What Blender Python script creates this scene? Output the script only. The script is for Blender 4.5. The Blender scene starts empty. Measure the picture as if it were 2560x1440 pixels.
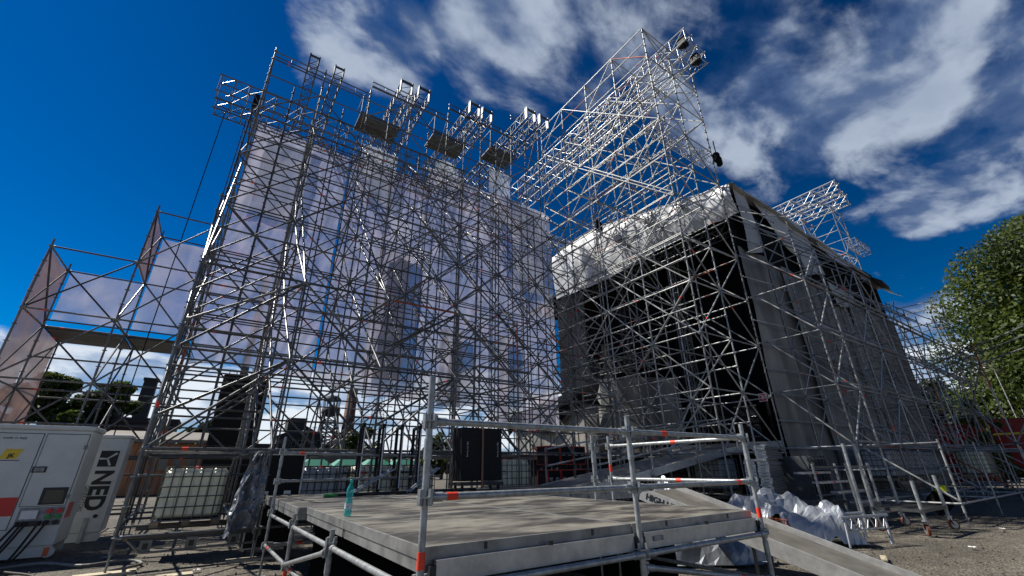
import bpy, math, random
from mathutils import Vector, Quaternion, Matrix, noise
import numpy as np
random.seed(7); NP = np.random.default_rng(7)
S = bpy.context.scene
C = S.collection
R = math.radians
# world axes: X runs along the rear scaffold wall (right, receding), Y along the side block (left, receding)
# ---------------------------------------------------------------- camera
cam = bpy.data.cameras.new('camera'); co = bpy.data.objects.new('camera', cam); C.objects.link(co)
p_, ro_, az_ = R(23.21), R(-.62), R(55.76)
def _cam():
    c, s = math.cos, math.sin
    r = Vector((1, 0, 0)); f = Vector((0, c(p_), s(p_))); u = Vector((0, -s(p_), c(p_)))
    r2 = r*c(ro_)+u*s(ro_); u2 = -r*s(ro_)+u*c(ro_)
    M = Matrix(((s(az_), c(az_), 0), (-c(az_), s(az_), 0), (0, 0, 1)))
    r2, u2, f = M@r2, M@u2, M@f
    return Matrix(((r2.x, u2.x, -f.x, 0), (r2.y, u2.y, -f.y, 0), (r2.z, u2.z, -f.z, 1.62), (0, 0, 0, 1)))
co.matrix_world = _cam()
cam.sensor_width = 36; cam.lens = 36*1049/2560; cam.clip_start = .05; cam.clip_end = 3000
S.camera = co
# ---------------------------------------------------------------- sun, sky, exposure
SUN_EL = R(50); SUN = Vector((-.66, .75, 0)).normalized()*math.cos(SUN_EL)+Vector((0, 0, math.sin(SUN_EL)))
sl = bpy.data.lights.new('sun', 'SUN'); sl.energy = 5.0; sl.angle = R(.53); sl.color = (1, .955, .88)
so = bpy.data.objects.new('sun', sl); C.objects.link(so); so.rotation_euler = SUN.to_track_quat('Z', 'Y').to_euler(); so.location = (0, 0, 60)
S.view_settings.view_transform = 'Standard'; S.view_settings.look = 'None'; S.view_settings.gamma = 1
S.view_settings.exposure = 0.5
S.cycles.max_bounces = 5; S.cycles.diffuse_bounces = 3; S.cycles.glossy_bounces = 2; S.cycles.transmission_bounces = 4; S.cycles.transparent_max_bounces = 10
W = bpy.data.worlds.new('World'); S.world = W; W.use_nodes = True
CLOUDS = [  # direction, cosine of half width, weight
 ((.067,.610,.790),6,.9),((.147,.608,.780),5,1),((.304,.480,.823),8,1),((.401,.476,.783),6,.9),((.475,.374,.796),8,.95),
 ((.597,.238,.766),9,1),((.687,.228,.690),8,1),((.657,.343,.671),4,.55),((.778,.225,.587),6,.95),((.824,.189,.534),4,.8),
 ((.806,.049,.589),8,1.0),((.822,-.022,.570),9,1.1),((.867,-.025,.497),7,1.0),((.853,.057,.518),6,.95),((.907,.062,.416),5,1),
 ((.917,.016,.398),4,.95),((.887,.177,.427),3,.6),((.035,.686,.727),3,.6),((.184,.649,.738),3,.7),((.970,.165,.176),6,.9)]
def make_world():
    nt = W.node_tree; nt.nodes.clear(); N = nt.nodes.new; L = nt.links.new
    def M(op, a, b=None, c=None, clamp=False):
        n = N('ShaderNodeMath'); n.operation = op; n.use_clamp = clamp
        for i, v in enumerate((a, b, c)):
            if v is None: continue
            if isinstance(v, (int, float)): n.inputs[i].default_value = v
            else: L(v, n.inputs[i])
        return n.outputs[0]
    def VM(op, a, b=None):
        n = N('ShaderNodeVectorMath'); n.operation = op
        for i, v in enumerate((a, b)):
            if v is None: continue
            if isinstance(v, (tuple, list)): n.inputs[i].default_value = v
            else: L(v, n.inputs[i])
        return n
    def ramp(v, lo, hi):
        n = N('ShaderNodeMapRange'); n.interpolation_type = 'SMOOTHSTEP'; L(v, n.inputs[0])
        n.inputs[1].default_value = lo; n.inputs[2].default_value = hi; return n.outputs[0]
    def mix(f, a, b, mode='MIX'):
        n = N('ShaderNodeMix'); n.data_type = 'RGBA'; n.blend_type = mode
        if isinstance(f, (int, float)): n.inputs[0].default_value = f
        else: L(f, n.inputs[0])
        for i, v in ((6, a), (7, b)):
            if isinstance(v, tuple): n.inputs[i].default_value = (*v, 1)
            else: L(v, n.inputs[i])
        return n.outputs[2]
    sky = N('ShaderNodeTexSky'); sky.sky_type = 'NISHITA'; sky.sun_disc = False
    sky.sun_elevation = SUN_EL; sky.sun_rotation = math.atan2(SUN.x, SUN.y)
    sky.air_density = 1.0; sky.dust_density = .15; sky.ozone_density = 4.0
    tc = N('ShaderNodeTexCoord'); d = tc.outputs['Generated']
    sp = N('ShaderNodeSeparateXYZ'); L(d, sp.inputs[0]); z = sp.outputs[2]
    den = M('MAXIMUM', M('ADD', z, .12), .05)
    cb = N('ShaderNodeCombineXYZ'); L(M('DIVIDE', sp.outputs[0], den), cb.inputs[0]); L(M('DIVIDE', sp.outputs[1], den), cb.inputs[1])
    def noise_(vec, scale, detail=8, rough=.55, dist=0.0):
        n = N('ShaderNodeTexNoise'); L(vec, n.inputs['Vector']); n.inputs['Scale'].default_value = scale
        n.inputs['Detail'].default_value = detail; n.inputs['Roughness'].default_value = rough; n.inputs['Distortion'].default_value = dist
        return n.outputs[0]
    # stretched wind-blown streaks
    mp = N('ShaderNodeMapping'); L(cb.outputs[0], mp.inputs[0]); mp.inputs['Rotation'].default_value = (0, 0, R(25)); mp.inputs['Scale'].default_value = (1.0, 1.5, 1)
    n1 = noise_(mp.outputs[0], 2.2, 9, .53, .25)
    n2 = noise_(mp.outputs[0], 9.0, 8, .6, .5)
    n3 = noise_(VM('ADD', mp.outputs[0], (.10, -.04, 0)).outputs[0], 2.2, 6, .5, .25)
    msk = None
    for v, w, k in CLOUDS:
        dt = VM('DOT_PRODUCT', d, v).outputs['Value']
        b = M('MULTIPLY', ramp(dt, math.cos(R(w*1.9)), math.cos(R(w*.2))), k)
        msk = b if msk is None else M('MAXIMUM', msk, b)
    # low band of cumulus all round the horizon
    hz = M('MULTIPLY', ramp(z, .27, .15), ramp(z, -.02, .02))
    msk = M('MAXIMUM', msk, M('MULTIPLY', hz, 1.12))
    mh = N('ShaderNodeMapping'); L(d, mh.inputs[0]); mh.inputs['Scale'].default_value = (1, 1, 2.2)
    h1 = noise_(mh.outputs[0], 7.5, 9, .55, .2)
    h3 = noise_(VM('ADD', mh.outputs[0], (-.02, .015, .045)).outputs[0], 7.5, 6, .55, .2)
    def fmix(f, a, b_): return M('ADD', M('MULTIPLY', a, M('SUBTRACT', 1.0, f)), M('MULTIPLY', b_, f))
    fb = fmix(hz, M('ADD', M('MULTIPLY', n1, .78), M('MULTIPLY', n2, .22)), M('ADD', M('MULTIPLY', h1, .9), .07))
    cov = M('ADD', fb, M('MULTIPLY', M('SUBTRACT', msk, .55), .42))
    dens = ramp(cov, .535, .73)
    lit = ramp(fmix(hz, M('SUBTRACT', n1, n3), M('ADD', M('SUBTRACT', h1, h3), .04)), -.07, .10)
    thick = ramp(cov, .60, .88)
    hi = mix(hz, (6.0, 6.9, 8.3), (10.2, 11.0, 12.0))
    lo = mix(hz, (.75, 1.4, 3.1), (2.8, 4.3, 7.0))
    ccol = mix(lit, lo, hi)
    ccol = mix(M('MULTIPLY', thick, .45), ccol, mix(hz, (2.4, 3.2, 4.9), (10.0, 10.8, 11.6)))
    g = N('ShaderNodeGamma'); L(sky.outputs[0], g.inputs[0]); g.inputs[1].default_value = 1.5
    hs = N('ShaderNodeHueSaturation'); L(g.outputs[0], hs.inputs['Color']); hs.inputs['Saturation'].default_value = 1.35; hs.inputs['Value'].default_value = .35
    col = mix(M('MULTIPLY', dens, .95), hs.outputs[0], ccol)
    bg = N('ShaderNodeBackground'); L(col, bg.inputs[0]); bg.inputs[1].default_value = .058
    out = N('ShaderNodeOutputWorld'); L(bg.outputs[0], out.inputs[0])
make_world()
# ---------------------------------------------------------------- materials
MATS = {}
def mat(name, col, rough=.6, metal=0, var=.15, scale=6, bump=0, bscale=40, spec=.5, col2=None, detail=5, coords='Object', stretch=None, lo=.35, hi=.65, objvar=0):
    m = bpy.data.materials.new(name); m.use_nodes = True; nt = m.node_tree; N = nt.nodes.new; L = nt.links.new
    b = nt.nodes['Principled BSDF']; b.inputs['Roughness'].default_value = rough; b.inputs['Metallic'].default_value = metal
    b.inputs['Specular IOR Level'].default_value = spec
    tc = N('ShaderNodeTexCoord'); vec = tc.outputs[coords]
    if coords == 'Object' and objvar is not None:
        pass
    if stretch:
        mp = N('ShaderNodeMapping'); L(vec, mp.inputs[0]); mp.inputs['Scale'].default_value = stretch; vec = mp.outputs[0]
    oi = N('ShaderNodeObjectInfo'); ad = N('ShaderNodeVectorMath'); ad.operation = 'MULTIPLY_ADD'
    L(oi.outputs['Random'], ad.inputs[0]); ad.inputs[1].default_value = (37, 19, 53); L(vec, ad.inputs[2]); vec = ad.outputs[0]
    n = N('ShaderNodeTexNoise'); L(vec, n.inputs['Vector']); n.inputs['Scale'].default_value = scale; n.inputs['Detail'].default_value = detail; n.inputs['Roughness'].default_value = .6
    mr = N('ShaderNodeMapRange'); L(n.outputs[0], mr.inputs[0]); mr.inputs[1].default_value = lo; mr.inputs[2].default_value = hi
    mx = N('ShaderNodeMix'); mx.data_type = 'RGBA'; L(mr.outputs[0], mx.inputs[0])
    c2 = col2 or tuple(min(1, c*(1+var)) for c in col); c1 = col if col2 else tuple(c*(1-var) for c in col)
    mx.inputs[6].default_value = (*c1, 1); mx.inputs[7].default_value = (*c2, 1)
    outc = mx.outputs[2]
    if objvar:
        hv = N('ShaderNodeHueSaturation'); L(outc, hv.inputs['Color'])
        mm = N('ShaderNodeMapRange'); L(oi.outputs['Random'], mm.inputs[0]); mm.inputs[3].default_value = 1-objvar; mm.inputs[4].default_value = 1+objvar
        L(mm.outputs[0], hv.inputs['Value']); outc = hv.outputs[0]
    L(outc, b.inputs['Base Color'])
    if bump:
        bn = N('ShaderNodeTexNoise'); L(vec, bn.inputs['Vector']); bn.inputs['Scale'].default_value = bscale; bn.inputs['Detail'].default_value = 6
        bp = N('ShaderNodeBump'); L(bn.outputs[0], bp.inputs['Height']); bp.inputs['Strength'].default_value = bump; bp.inputs['Distance'].default_value = .02
        L(bp.outputs[0], b.inputs['Normal'])
    MATS[name] = m; return m
mat('galv_sunlit', (.32, .325, .315), .38, .15, var=.25, scale=5, objvar=.35)  # same steel as galv, its sunlit look put into a paler colour
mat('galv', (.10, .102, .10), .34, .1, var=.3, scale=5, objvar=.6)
mat('dark_tarp', (.012, .014, .019), .9, 0, spec=.05, var=.3, scale=1, bump=.4, bscale=2.2)
mat('galv_near', (.30, .315, .315), .38, .35, var=.28, scale=14, bump=.12, bscale=60)
mat('rust_tube', (.30, .07, .025), .6, .2, var=.4, scale=5)
mat('tape', (.80, .05, .015), .5, 0, var=.12)
mat('coupler', (.22, .23, .24), .5, .6, var=.3, scale=12)
mat('alu', (.40, .41, .42), .33, .6, var=.15, scale=6, objvar=.1)
mat('dark_steel', (.10, .11, .12), .5, .6, var=.3, scale=6)
mat('board_steel', (.07, .075, .08), .55, .1, var=.3, scale=3, objvar=.3)
mat('black', (.005, .005, .006), .6, 0, var=.3, spec=.25)
mat('black_cloth', (.008, .0085, .01), .9, 0, spec=.1, var=.5, scale=1.2, bump=.4, bscale=3)
mat('grey_tarp', (.185, .18, .165), .55, 0, var=.42, scale=1.1, bump=1.0, bscale=1.5, stretch=(1, 1, .16), spec=.4)  # tall tone streaks put the light and shade of folds into the colour
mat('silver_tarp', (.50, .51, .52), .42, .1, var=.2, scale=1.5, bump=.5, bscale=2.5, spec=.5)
mat('silver_crumple', (.29, .31, .34), .34, .25, var=.2, scale=4, bump=.3, bscale=9)
mat('strip_tarp', (.40, .41, .41), .5, 0, var=.18, scale=1.2, bump=.35, bscale=2.5)
mat('white_paint', (.62, .625, .585), .4, 0, var=.06, scale=3, bump=.03, bscale=200, detail=8)
mat('white_clean', (.75, .75, .74), .4, 0, var=.04)
mat('red_paint', (.62, .02, .015), .4, 0, var=.08)
mat('orange_refl', (.75, .12, .03), .35, 0, var=.08)
mat('yellow', (.75, .52, .03), .45, 0, var=.1)
mat('ink', (.012, .012, .014), .5, 0, var=.1)
mat('pale_ink', (.6, .6, .6), .5, 0, var=.05)
mat('glass_dark', (.02, .025, .03), .12, 0, var=.1, spec=.8)
mat('ibc', (.70, .68, .50), .35, 0, var=.12, scale=2.5, spec=.5)
mat('ibc_grey', (.44, .47, .48), .35, 0, var=.2, scale=2.5)
mat('wood', (.26, .19, .12), .7, 0, var=.35, scale=3, stretch=(1, 12, 12), bump=.2, bscale=20, objvar=.25)
mat('pale_wood', (.42, .36, .25), .7, 0, var=.3, scale=4, stretch=(1, 10, 10), objvar=.2)
mat('shed_wood', (.30, .14, .07), .7, 0, var=.3, scale=2, stretch=(3, 3, .4), objvar=.15)
mat('deck_ply', (.035, .032, .029), .5, 0, scale=1.7, col2=(.215, .20, .165), detail=12, lo=.43, hi=.62, bump=.12, bscale=30, stretch=(.8, 1.8, 1))
mat('ramp_ply', (.085, .077, .064), .6, 0, scale=1.8, col2=(.20, .185, .155), detail=10, lo=.3, hi=.7, bump=.15, bscale=40)
mat('ramp_board', (.17, .155, .13), .6, 0, scale=1.6, col2=(.34, .315, .27), detail=10, lo=.3, hi=.7, bump=.15, bscale=40)
mat('deck_rim', (.26, .26, .25), .45, .45, var=.3, scale=5, detail=9, bump=.06, bscale=30)
mat('rail_alu', (.46, .45, .42), .42, .4, var=.18, scale=7, detail=8, bump=.05)
mat('rubber', (.03, .02, .017), .7, 0)
mat('caster_tread', (.16, .055, .03), .6, 0)
mat('stone', (.10, .088, .072), .85, 0, var=.4, objvar=0, scale=3)
mat('concrete_old', (.20, .18, .155), .85, 0, var=.25, scale=.4)
mat('dark_build', (.03, .026, .024), .8, 0, var=.4, scale=.3)
mat('brick', (.10, .045, .03), .85, 0, var=.3, scale=.8)
mat('bark', (.06, .045, .03), .9, 0, var=.3, scale=3, bump=.4, bscale=8)
mat('tent', (.03, .20, .13), .6, 0, var=.1)
mat('truck_red', (.26, .012, .008), .4, 0, var=.12, scale=1)
mat('hat', (.75, .70, .02), .35, 0, var=.05)
mat('bottle_cap', (.02, .42, .42), .4, 0, var=.05)
mat('bottle_label', (.55, .68, .70), .5, 0, var=.1)
mat('green_paint', (.03, .25, .06), .5, 0, var=.2)
mat('far_steel', (.016, .018, .022), .8, 0, var=.3)
def glassy(name, col, alpha):
    m = bpy.data.materials.new(name); m.use_nodes = True; nt = m.node_tree; N = nt.nodes.new; L = nt.links.new
    b = nt.nodes['Principled BSDF']; out = nt.nodes['Material Output']
    b.inputs['Base Color'].default_value = (*col, 1); b.inputs['Roughness'].default_value = .08
    t = N('ShaderNodeBsdfTransparent'); t.inputs[0].default_value = (.55, .93, .92, 1)
    mx = N('ShaderNodeMixShader'); mx.inputs[0].default_value = alpha; L(t.outputs[0], mx.inputs[1]); L(b.outputs[0], mx.inputs[2]); L(mx.outputs[0], out.inputs[0])
    MATS[name] = m
glassy('bottle_pet', (.05, .45, .45), .45)
def scrim(name, col, col2, alpha, a2, warm=(.55, .30, .28), zs=1.0):
    # woven net: part of the light passes straight through, the threads scatter and glow through
    m = bpy.data.materials.new(name); m.use_nodes = True; nt = m.node_tree; N = nt.nodes.new; L = nt.links.new
    nt.nodes.remove(nt.nodes['Principled BSDF']); out = nt.nodes['Material Output']
    tc = N('ShaderNodeTexCoord')
    mp = N('ShaderNodeMapping'); L(tc.outputs['Object'], mp.inputs[0]); mp.inputs['Scale'].default_value = (.35, .35, .30); mp.inputs['Rotation'].default_value = (.0, .5, 0)
    n = N('ShaderNodeTexNoise'); L(mp.outputs[0], n.inputs['Vector']); n.inputs['Scale'].default_value = 2.2*zs; n.inputs['Detail'].default_value = 6; n.inputs['Distortion'].default_value = .6
    mr = N('ShaderNodeMapRange'); L(n.outputs[0], mr.inputs[0]); mr.inputs[1].default_value = .36; mr.inputs[2].default_value = .64
    cx = N('ShaderNodeMix'); cx.data_type = 'RGBA'; L(mr.outputs[0], cx.inputs[0]); cx.inputs[6].default_value = (*col, 1); cx.inputs[7].default_value = (*col2, 1)
    # warm streaks sweeping across: lighter fold lines put into the net's colour
    w = N('ShaderNodeTexNoise'); mp2 = N('ShaderNodeMapping'); L(tc.outputs['Object'], mp2.inputs[0]); mp2.inputs['Scale'].default_value = (.14, .14, .9); mp2.inputs['Rotation'].default_value = (0, -.42, 0)
    L(mp2.outputs[0], w.inputs['Vector']); w.inputs['Scale'].default_value = 2.4; w.inputs['Detail'].default_value = 3
    wr = N('ShaderNodeMapRange'); L(w.outputs[0], wr.inputs[0]); wr.inputs[1].default_value = .55; wr.inputs[2].default_value = .70; wr.inputs[4].default_value = .65
    c3 = N('ShaderNodeMix'); c3.data_type = 'RGBA'; L(wr.outputs[0], c3.inputs[0]); L(cx.outputs[2], c3.inputs[6]); c3.inputs[7].default_value = (*warm, 1)
    df = N('ShaderNodeBsdfDiffuse'); tl = N('ShaderNodeBsdfTranslucent'); L(c3.outputs[2], df.inputs[0]); L(c3.outputs[2], tl.inputs[0])
    m1 = N('ShaderNodeMixShader'); m1.inputs[0].default_value = .55; L(df.outputs[0], m1.inputs[1]); L(tl.outputs[0], m1.inputs[2])
    tr = N('ShaderNodeBsdfTransparent'); al = N('ShaderNodeMapRange'); L(n.outputs[0], al.inputs[0]); al.inputs[1].default_value = .35; al.inputs[2].default_value = .65; al.inputs[3].default_value = alpha; al.inputs[4].default_value = a2
    m2 = N('ShaderNodeMixShader'); L(al.outputs[0], m2.inputs[0]); L(tr.outputs[0], m2.inputs[1]); L(m1.outputs[0], m2.inputs[2]); L(m2.outputs[0], out.inputs[0])
    MATS[name] = m
scrim('net', (.29, .30, .41), (.44, .435, .53), .60, .82, warm=(.49, .39, .45))
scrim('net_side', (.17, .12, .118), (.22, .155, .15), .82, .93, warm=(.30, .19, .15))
scrim('net_pale', (.38, .43, .50), (.52, .56, .62), .5, .8, warm=(.5, .5, .55))
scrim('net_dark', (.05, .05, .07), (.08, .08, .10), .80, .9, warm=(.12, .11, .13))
def leafmat(name, a, b):
    m = bpy.data.materials.new(name); m.use_nodes = True; nt = m.node_tree; N = nt.nodes.new; L = nt.links.new
    bs = nt.nodes['Principled BSDF']; out = nt.nodes['Material Output']; bs.inputs['Roughness'].default_value = .55
    g = N('ShaderNodeNewGeometry'); mx = N('ShaderNodeMix'); mx.data_type = 'RGBA'; L(g.outputs['Random Per Island'], mx.inputs[0])
    mx.inputs[6].default_value = (*a, 1); mx.inputs[7].default_value = (*b, 1); L(mx.outputs[2], bs.inputs['Base Color'])
    tl = N('ShaderNodeBsdfTranslucent'); L(mx.outputs[2], tl.inputs[0]); ms = N('ShaderNodeMixShader'); ms.inputs[0].default_value = .5
    L(bs.outputs[0], ms.inputs[1]); L(tl.outputs[0], ms.inputs[2]); L(ms.outputs[0], out.inputs[0]); MATS[name] = m
leafmat('leaf', (.026, .048, .008), (.11, .15, .022)); leafmat('leaf_dark', (.014, .026, .008), (.045, .066, .016)); leafmat('leaf_yellow', (.09, .11, .02), (.20, .20, .04))
def gravel():
    m = bpy.data.materials.new('gravel'); m.use_nodes = True; nt = m.node_tree; N = nt.nodes.new; L = nt.links.new
    b = nt.nodes['Principled BSDF']; b.inputs['Roughness'].default_value = .9
    tc = N('ShaderNodeTexCoord')
    def nz(s, d=8, r=.6):
        n = N('ShaderNodeTexNoise'); L(tc.outputs['Object'], n.inputs['Vector']); n.inputs['Scale'].default_value = s; n.inputs['Detail'].default_value = d; n.inputs['Roughness'].default_value = r; return n.outputs[0]
    v = N('ShaderNodeTexVoronoi'); L(tc.outputs['Object'], v.inputs['Vector']); v.inputs['Scale'].default_value = 26
    a = N('ShaderNodeMix'); a.data_type = 'RGBA'; L(nz(.8), a.inputs[0]); a.inputs[6].default_value = (.072, .063, .049, 1); a.inputs[7].default_value = (.185, .163, .125, 1)
    cr = N('ShaderNodeMapRange'); L(v.outputs['Color'], cr.inputs[0]); cr.inputs[3].default_value = .55; cr.inputs[4].default_value = 1.55
    mu = N('ShaderNodeMix'); mu.data_type = 'RGBA'; mu.blend_type = 'MULTIPLY'; mu.inputs[0].default_value = 1; L(a.outputs[2], mu.inputs[6]); L(cr.outputs[0], mu.inputs[7])
    n2 = nz(7, 10, .7); mr = N('ShaderNodeMapRange'); L(n2, mr.inputs[0]); mr.inputs[1].default_value = .3; mr.inputs[2].default_value = .7; mr.inputs[3].default_value = .6; mr.inputs[4].default_value = 1.35
    m2 = N('ShaderNodeMix'); m2.data_type = 'RGBA'; m2.blend_type = 'MULTIPLY'; m2.inputs[0].default_value = 1; L(mu.outputs[2], m2.inputs[6]); L(mr.outputs[0], m2.inputs[7])
    n4 = nz(.35, 6, .65); r4 = N('ShaderNodeMapRange'); L(n4, r4.inputs[0]); r4.inputs[1].default_value = .35; r4.inputs[2].default_value = .62; r4.inputs[3].default_value = .55; r4.inputs[4].default_value = 1.15
    m4 = N('ShaderNodeMix'); m4.data_type = 'RGBA'; m4.blend_type = 'MULTIPLY'; m4.inputs[0].default_value = 1; L(m2.outputs[2], m4.inputs[6]); L(r4.outputs[0], m4.inputs[7])
    L(m4.outputs[2], b.inputs['Base Color'])
    bp = N('ShaderNodeBump'); bp.inputs['Strength'].default_value = 1.0; bp.inputs['Distance'].default_value = .03; L(v.outputs['Distance'], bp.inputs['Height'])
    b2 = N('ShaderNodeBump'); b2.inputs['Strength'].default_value = .7; b2.inputs['Distance'].default_value = .06; L(n2, b2.inputs['Height']); L(bp.outputs[0], b2.inputs['Normal'])
    L(b2.outputs[0], b.inputs['Normal']); MATS['gravel'] = m
gravel()
# ---------------------------------------------------------------- mesh helpers
class MB:
    def __init__(s): s.v = []; s.f = []; s.m = []; s.sm = []
    def add(s, vs, fs, mi=0, smooth=False):
        o = len(s.v); s.v += [tuple(v) for v in vs]; s.f += [tuple(o+i for i in f) for f in fs]; s.m += [mi]*len(fs); s.sm += [smooth]*len(fs); return s
    def box(s, a, b, mi=0, mtx=None):
        x0, y0, z0 = a; x1, y1, z1 = b
        vs = [(x0, y0, z0), (x1, y0, z0), (x1, y1, z0), (x0, y1, z0), (x0, y0, z1), (x1, y0, z1), (x1, y1, z1), (x0, y1, z1)]
        if mtx: vs = [mtx@Vector(v) for v in vs]
        return s.add(vs, [(0, 3, 2, 1), (4, 5, 6, 7), (0, 1, 5, 4), (1, 2, 6, 5), (2, 3, 7, 6), (3, 0, 4, 7)], mi)
    def cbox(s, a, b, c, mi=0):  # box with chamfered vertical and horizontal edges
        x0, y0, z0 = a; x1, y1, z1 = b
        def ring(z, k): return [(x0+c+k, y0+k, z), (x1-c-k, y0+k, z), (x1-k, y0+c+k, z), (x1-k, y1-c-k, z), (x1-c-k, y1-k, z), (x0+c+k, y1-k, z), (x0+k, y1-c-k, z), (x0+k, y0+c+k, z)]
        vs = ring(z0, c*.7)+ring(z0+c, 0)+ring(z1-c, 0)+ring(z1, c*.7); fs = [tuple(range(7, -1, -1)), tuple(range(24, 32))]
        for k in range(3):
            for i in range(8): j = (i+1) % 8; fs.append((k*8+i, k*8+j, k*8+8+j, k*8+8+i))
        return s.add(vs, fs, mi)
    def tube(s, p, q, r, n=8, mi=0, cap=True, r2=None):
        p = Vector(p); q = Vector(q); d = (q-p).normalized(); a = d.orthogonal().normalized(); b = d.cross(a); r2 = r if r2 is None else r2
        vs = [p+(a*math.cos(t)+b*math.sin(t))*r for t in [2*math.pi*i/n for i in range(n)]]+[q+(a*math.cos(t)+b*math.sin(t))*r2 for t in [2*math.pi*i/n for i in range(n)]]
        s.add(vs, [(i, (i+1) % n, n+(i+1) % n, n+i) for i in range(n)], mi, True)
        if cap: s.add(vs, [tuple(range(n-1, -1, -1)), tuple(range(n, 2*n))], mi)
        return s
    def path(s, pts, r, n=8, mi=0):
        for a, b in zip(pts, pts[1:]): s.tube(a, b, r, n, mi)
        return s
    def lathe(s, prof, n=16, mi=0, c=(0, 0, 0), smooth=True):
        vs = [(c[0]+r*math.cos(2*math.pi*i/n), c[1]+r*math.sin(2*math.pi*i/n), c[2]+z) for r, z in prof for i in range(n)]
        return s.add(vs, [(k*n+i, k*n+(i+1) % n, (k+1)*n+(i+1) % n, (k+1)*n+i) for k in range(len(prof)-1) for i in range(n)], mi, smooth)
    def grid(s, fn, nu, nv, mi=0, smooth=True):
        vs = [fn(i/nu, j/nv) for j in range(nv+1) for i in range(nu+1)]
        return s.add(vs, [(j*(nu+1)+i, j*(nu+1)+i+1, (j+1)*(nu+1)+i+1, (j+1)*(nu+1)+i) for j in range(nv) for i in range(nu)], mi, smooth)
    def mesh(s, name, mats):
        me = bpy.data.meshes.new(name); me.from_pydata(s.v, [], s.f)
        for m in ([mats] if isinstance(mats, str) else mats): me.materials.append(MATS[m])
        me.polygons.foreach_set('material_index', s.m); me.polygons.foreach_set('use_smooth', s.sm); me.update(); return me
    def build(s, name, mats, parent=None, loc=(0, 0, 0), rz=0):
        return obj(name, s.mesh(name, mats), parent, loc, rz)
def obj(name, me, parent=None, loc=(0, 0, 0), rz=0):
    o = bpy.data.objects.new(name, me); C.objects.link(o); o.location = loc
    if rz: o.rotation_euler = (0, 0, rz)
    if parent: o.parent = parent
    return o
def thing(name, label, cat, loc=(0, 0, 0), rz=0, group=None):
    o = obj(name, None, None, loc, rz); return tag(o, label, cat, group)
def tag(o, label, cat, group=None):
    o['label'] = label; o['category'] = cat
    if group: o['group'] = group
    return o
def struct(o): o['kind'] = 'structure'; return o
def copy_tree(o, parent=None):
    c = o.copy(); C.objects.link(c); c.parent = parent
    for ch in list(o.children): copy_tree(ch, c)
    return c
def text_mesh(body, size, extr=.002, bold=0):
    cu = bpy.data.curves.new('lettering', 'FONT'); cu.body = body; cu.size = size; cu.extrude = extr; cu.offset = bold; cu.align_x = 'LEFT'; cu.resolution_u = 3
    o = bpy.data.objects.new('lettering', cu); C.objects.link(o); dg = bpy.context.evaluated_depsgraph_get()
    me = bpy.data.meshes.new_from_object(o.evaluated_get(dg)); bpy.data.objects.remove(o); bpy.data.curves.remove(cu); return me
def letter(body, size, m, parent, mtx, bold=0, width=None, name='lettering'):
    me = text_mesh(body, size, .002, bold); me.materials.clear(); me.materials.append(MATS[m])
    if width:
        w = max(v.co.x for v in me.vertices)-min(v.co.x for v in me.vertices); k = width/w
        for v in me.vertices: v.co.x *= k
    o = obj(name, me, parent); o.matrix_local = mtx; return o
def face_mtx(origin, right, up):
    r = Vector(right).normalized(); u = Vector(up).normalized(); n = r.cross(u)
    return Matrix(((r.x, u.x, n.x, origin[0]), (r.y, u.y, n.y, origin[1]), (r.z, u.z, n.z, origin[2]), (0, 0, 0, 1)))
# ---------------------------------------------------------------- scaffold kit
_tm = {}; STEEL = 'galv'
def tube_mesh(L, r, var):
    k = (round(L, 2), r, var, STEEL)
    if k not in _tm:
        b = MB(); n = 8; base = 'galv' if r < .03 else 'galv'
        if var == 1:
            t = L*random.uniform(.1, .3); w = .1
            b.tube((0, 0, 0), (0, 0, t), r, n, 0, False); b.tube((0, 0, t), (0, 0, t+w), r*1.08, n, 2); b.tube((0, 0, t+w), (0, 0, L), r, n, 0, False)
        else: b.tube((0, 0, 0), (0, 0, L), r, n, 3 if var == 2 else 0, False)
        e = min(.09, L*.1)
        b.tube((0, 0, 0), (0, 0, e), r*1.35, 6, 1); b.tube((0, 0, L-e), (0, 0, L), r*1.35, 6, 1)
        _tm[k] = b.mesh('scaffold_tube', [STEEL, 'coupler', 'tape', 'rust_tube'])
    return _tm[k]
def bar(root, p, q, name='ledger', r=.028, var=None, org=None):
    p = Vector(p); q = Vector(q); d = q-p; L = d.length
    if var is None: x = random.random(); var = 1 if x < .13 else 2 if x < .143 else 0
    o = bpy.data.objects.new(name, tube_mesh(L, r, var)); C.objects.link(o); o.parent = root
    o.location = p-Vector(root.location); o.rotation_mode = 'QUATERNION'; o.rotation_quaternion = d.to_track_quat('Z', 'Y'); return o
_pm = {}
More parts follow.
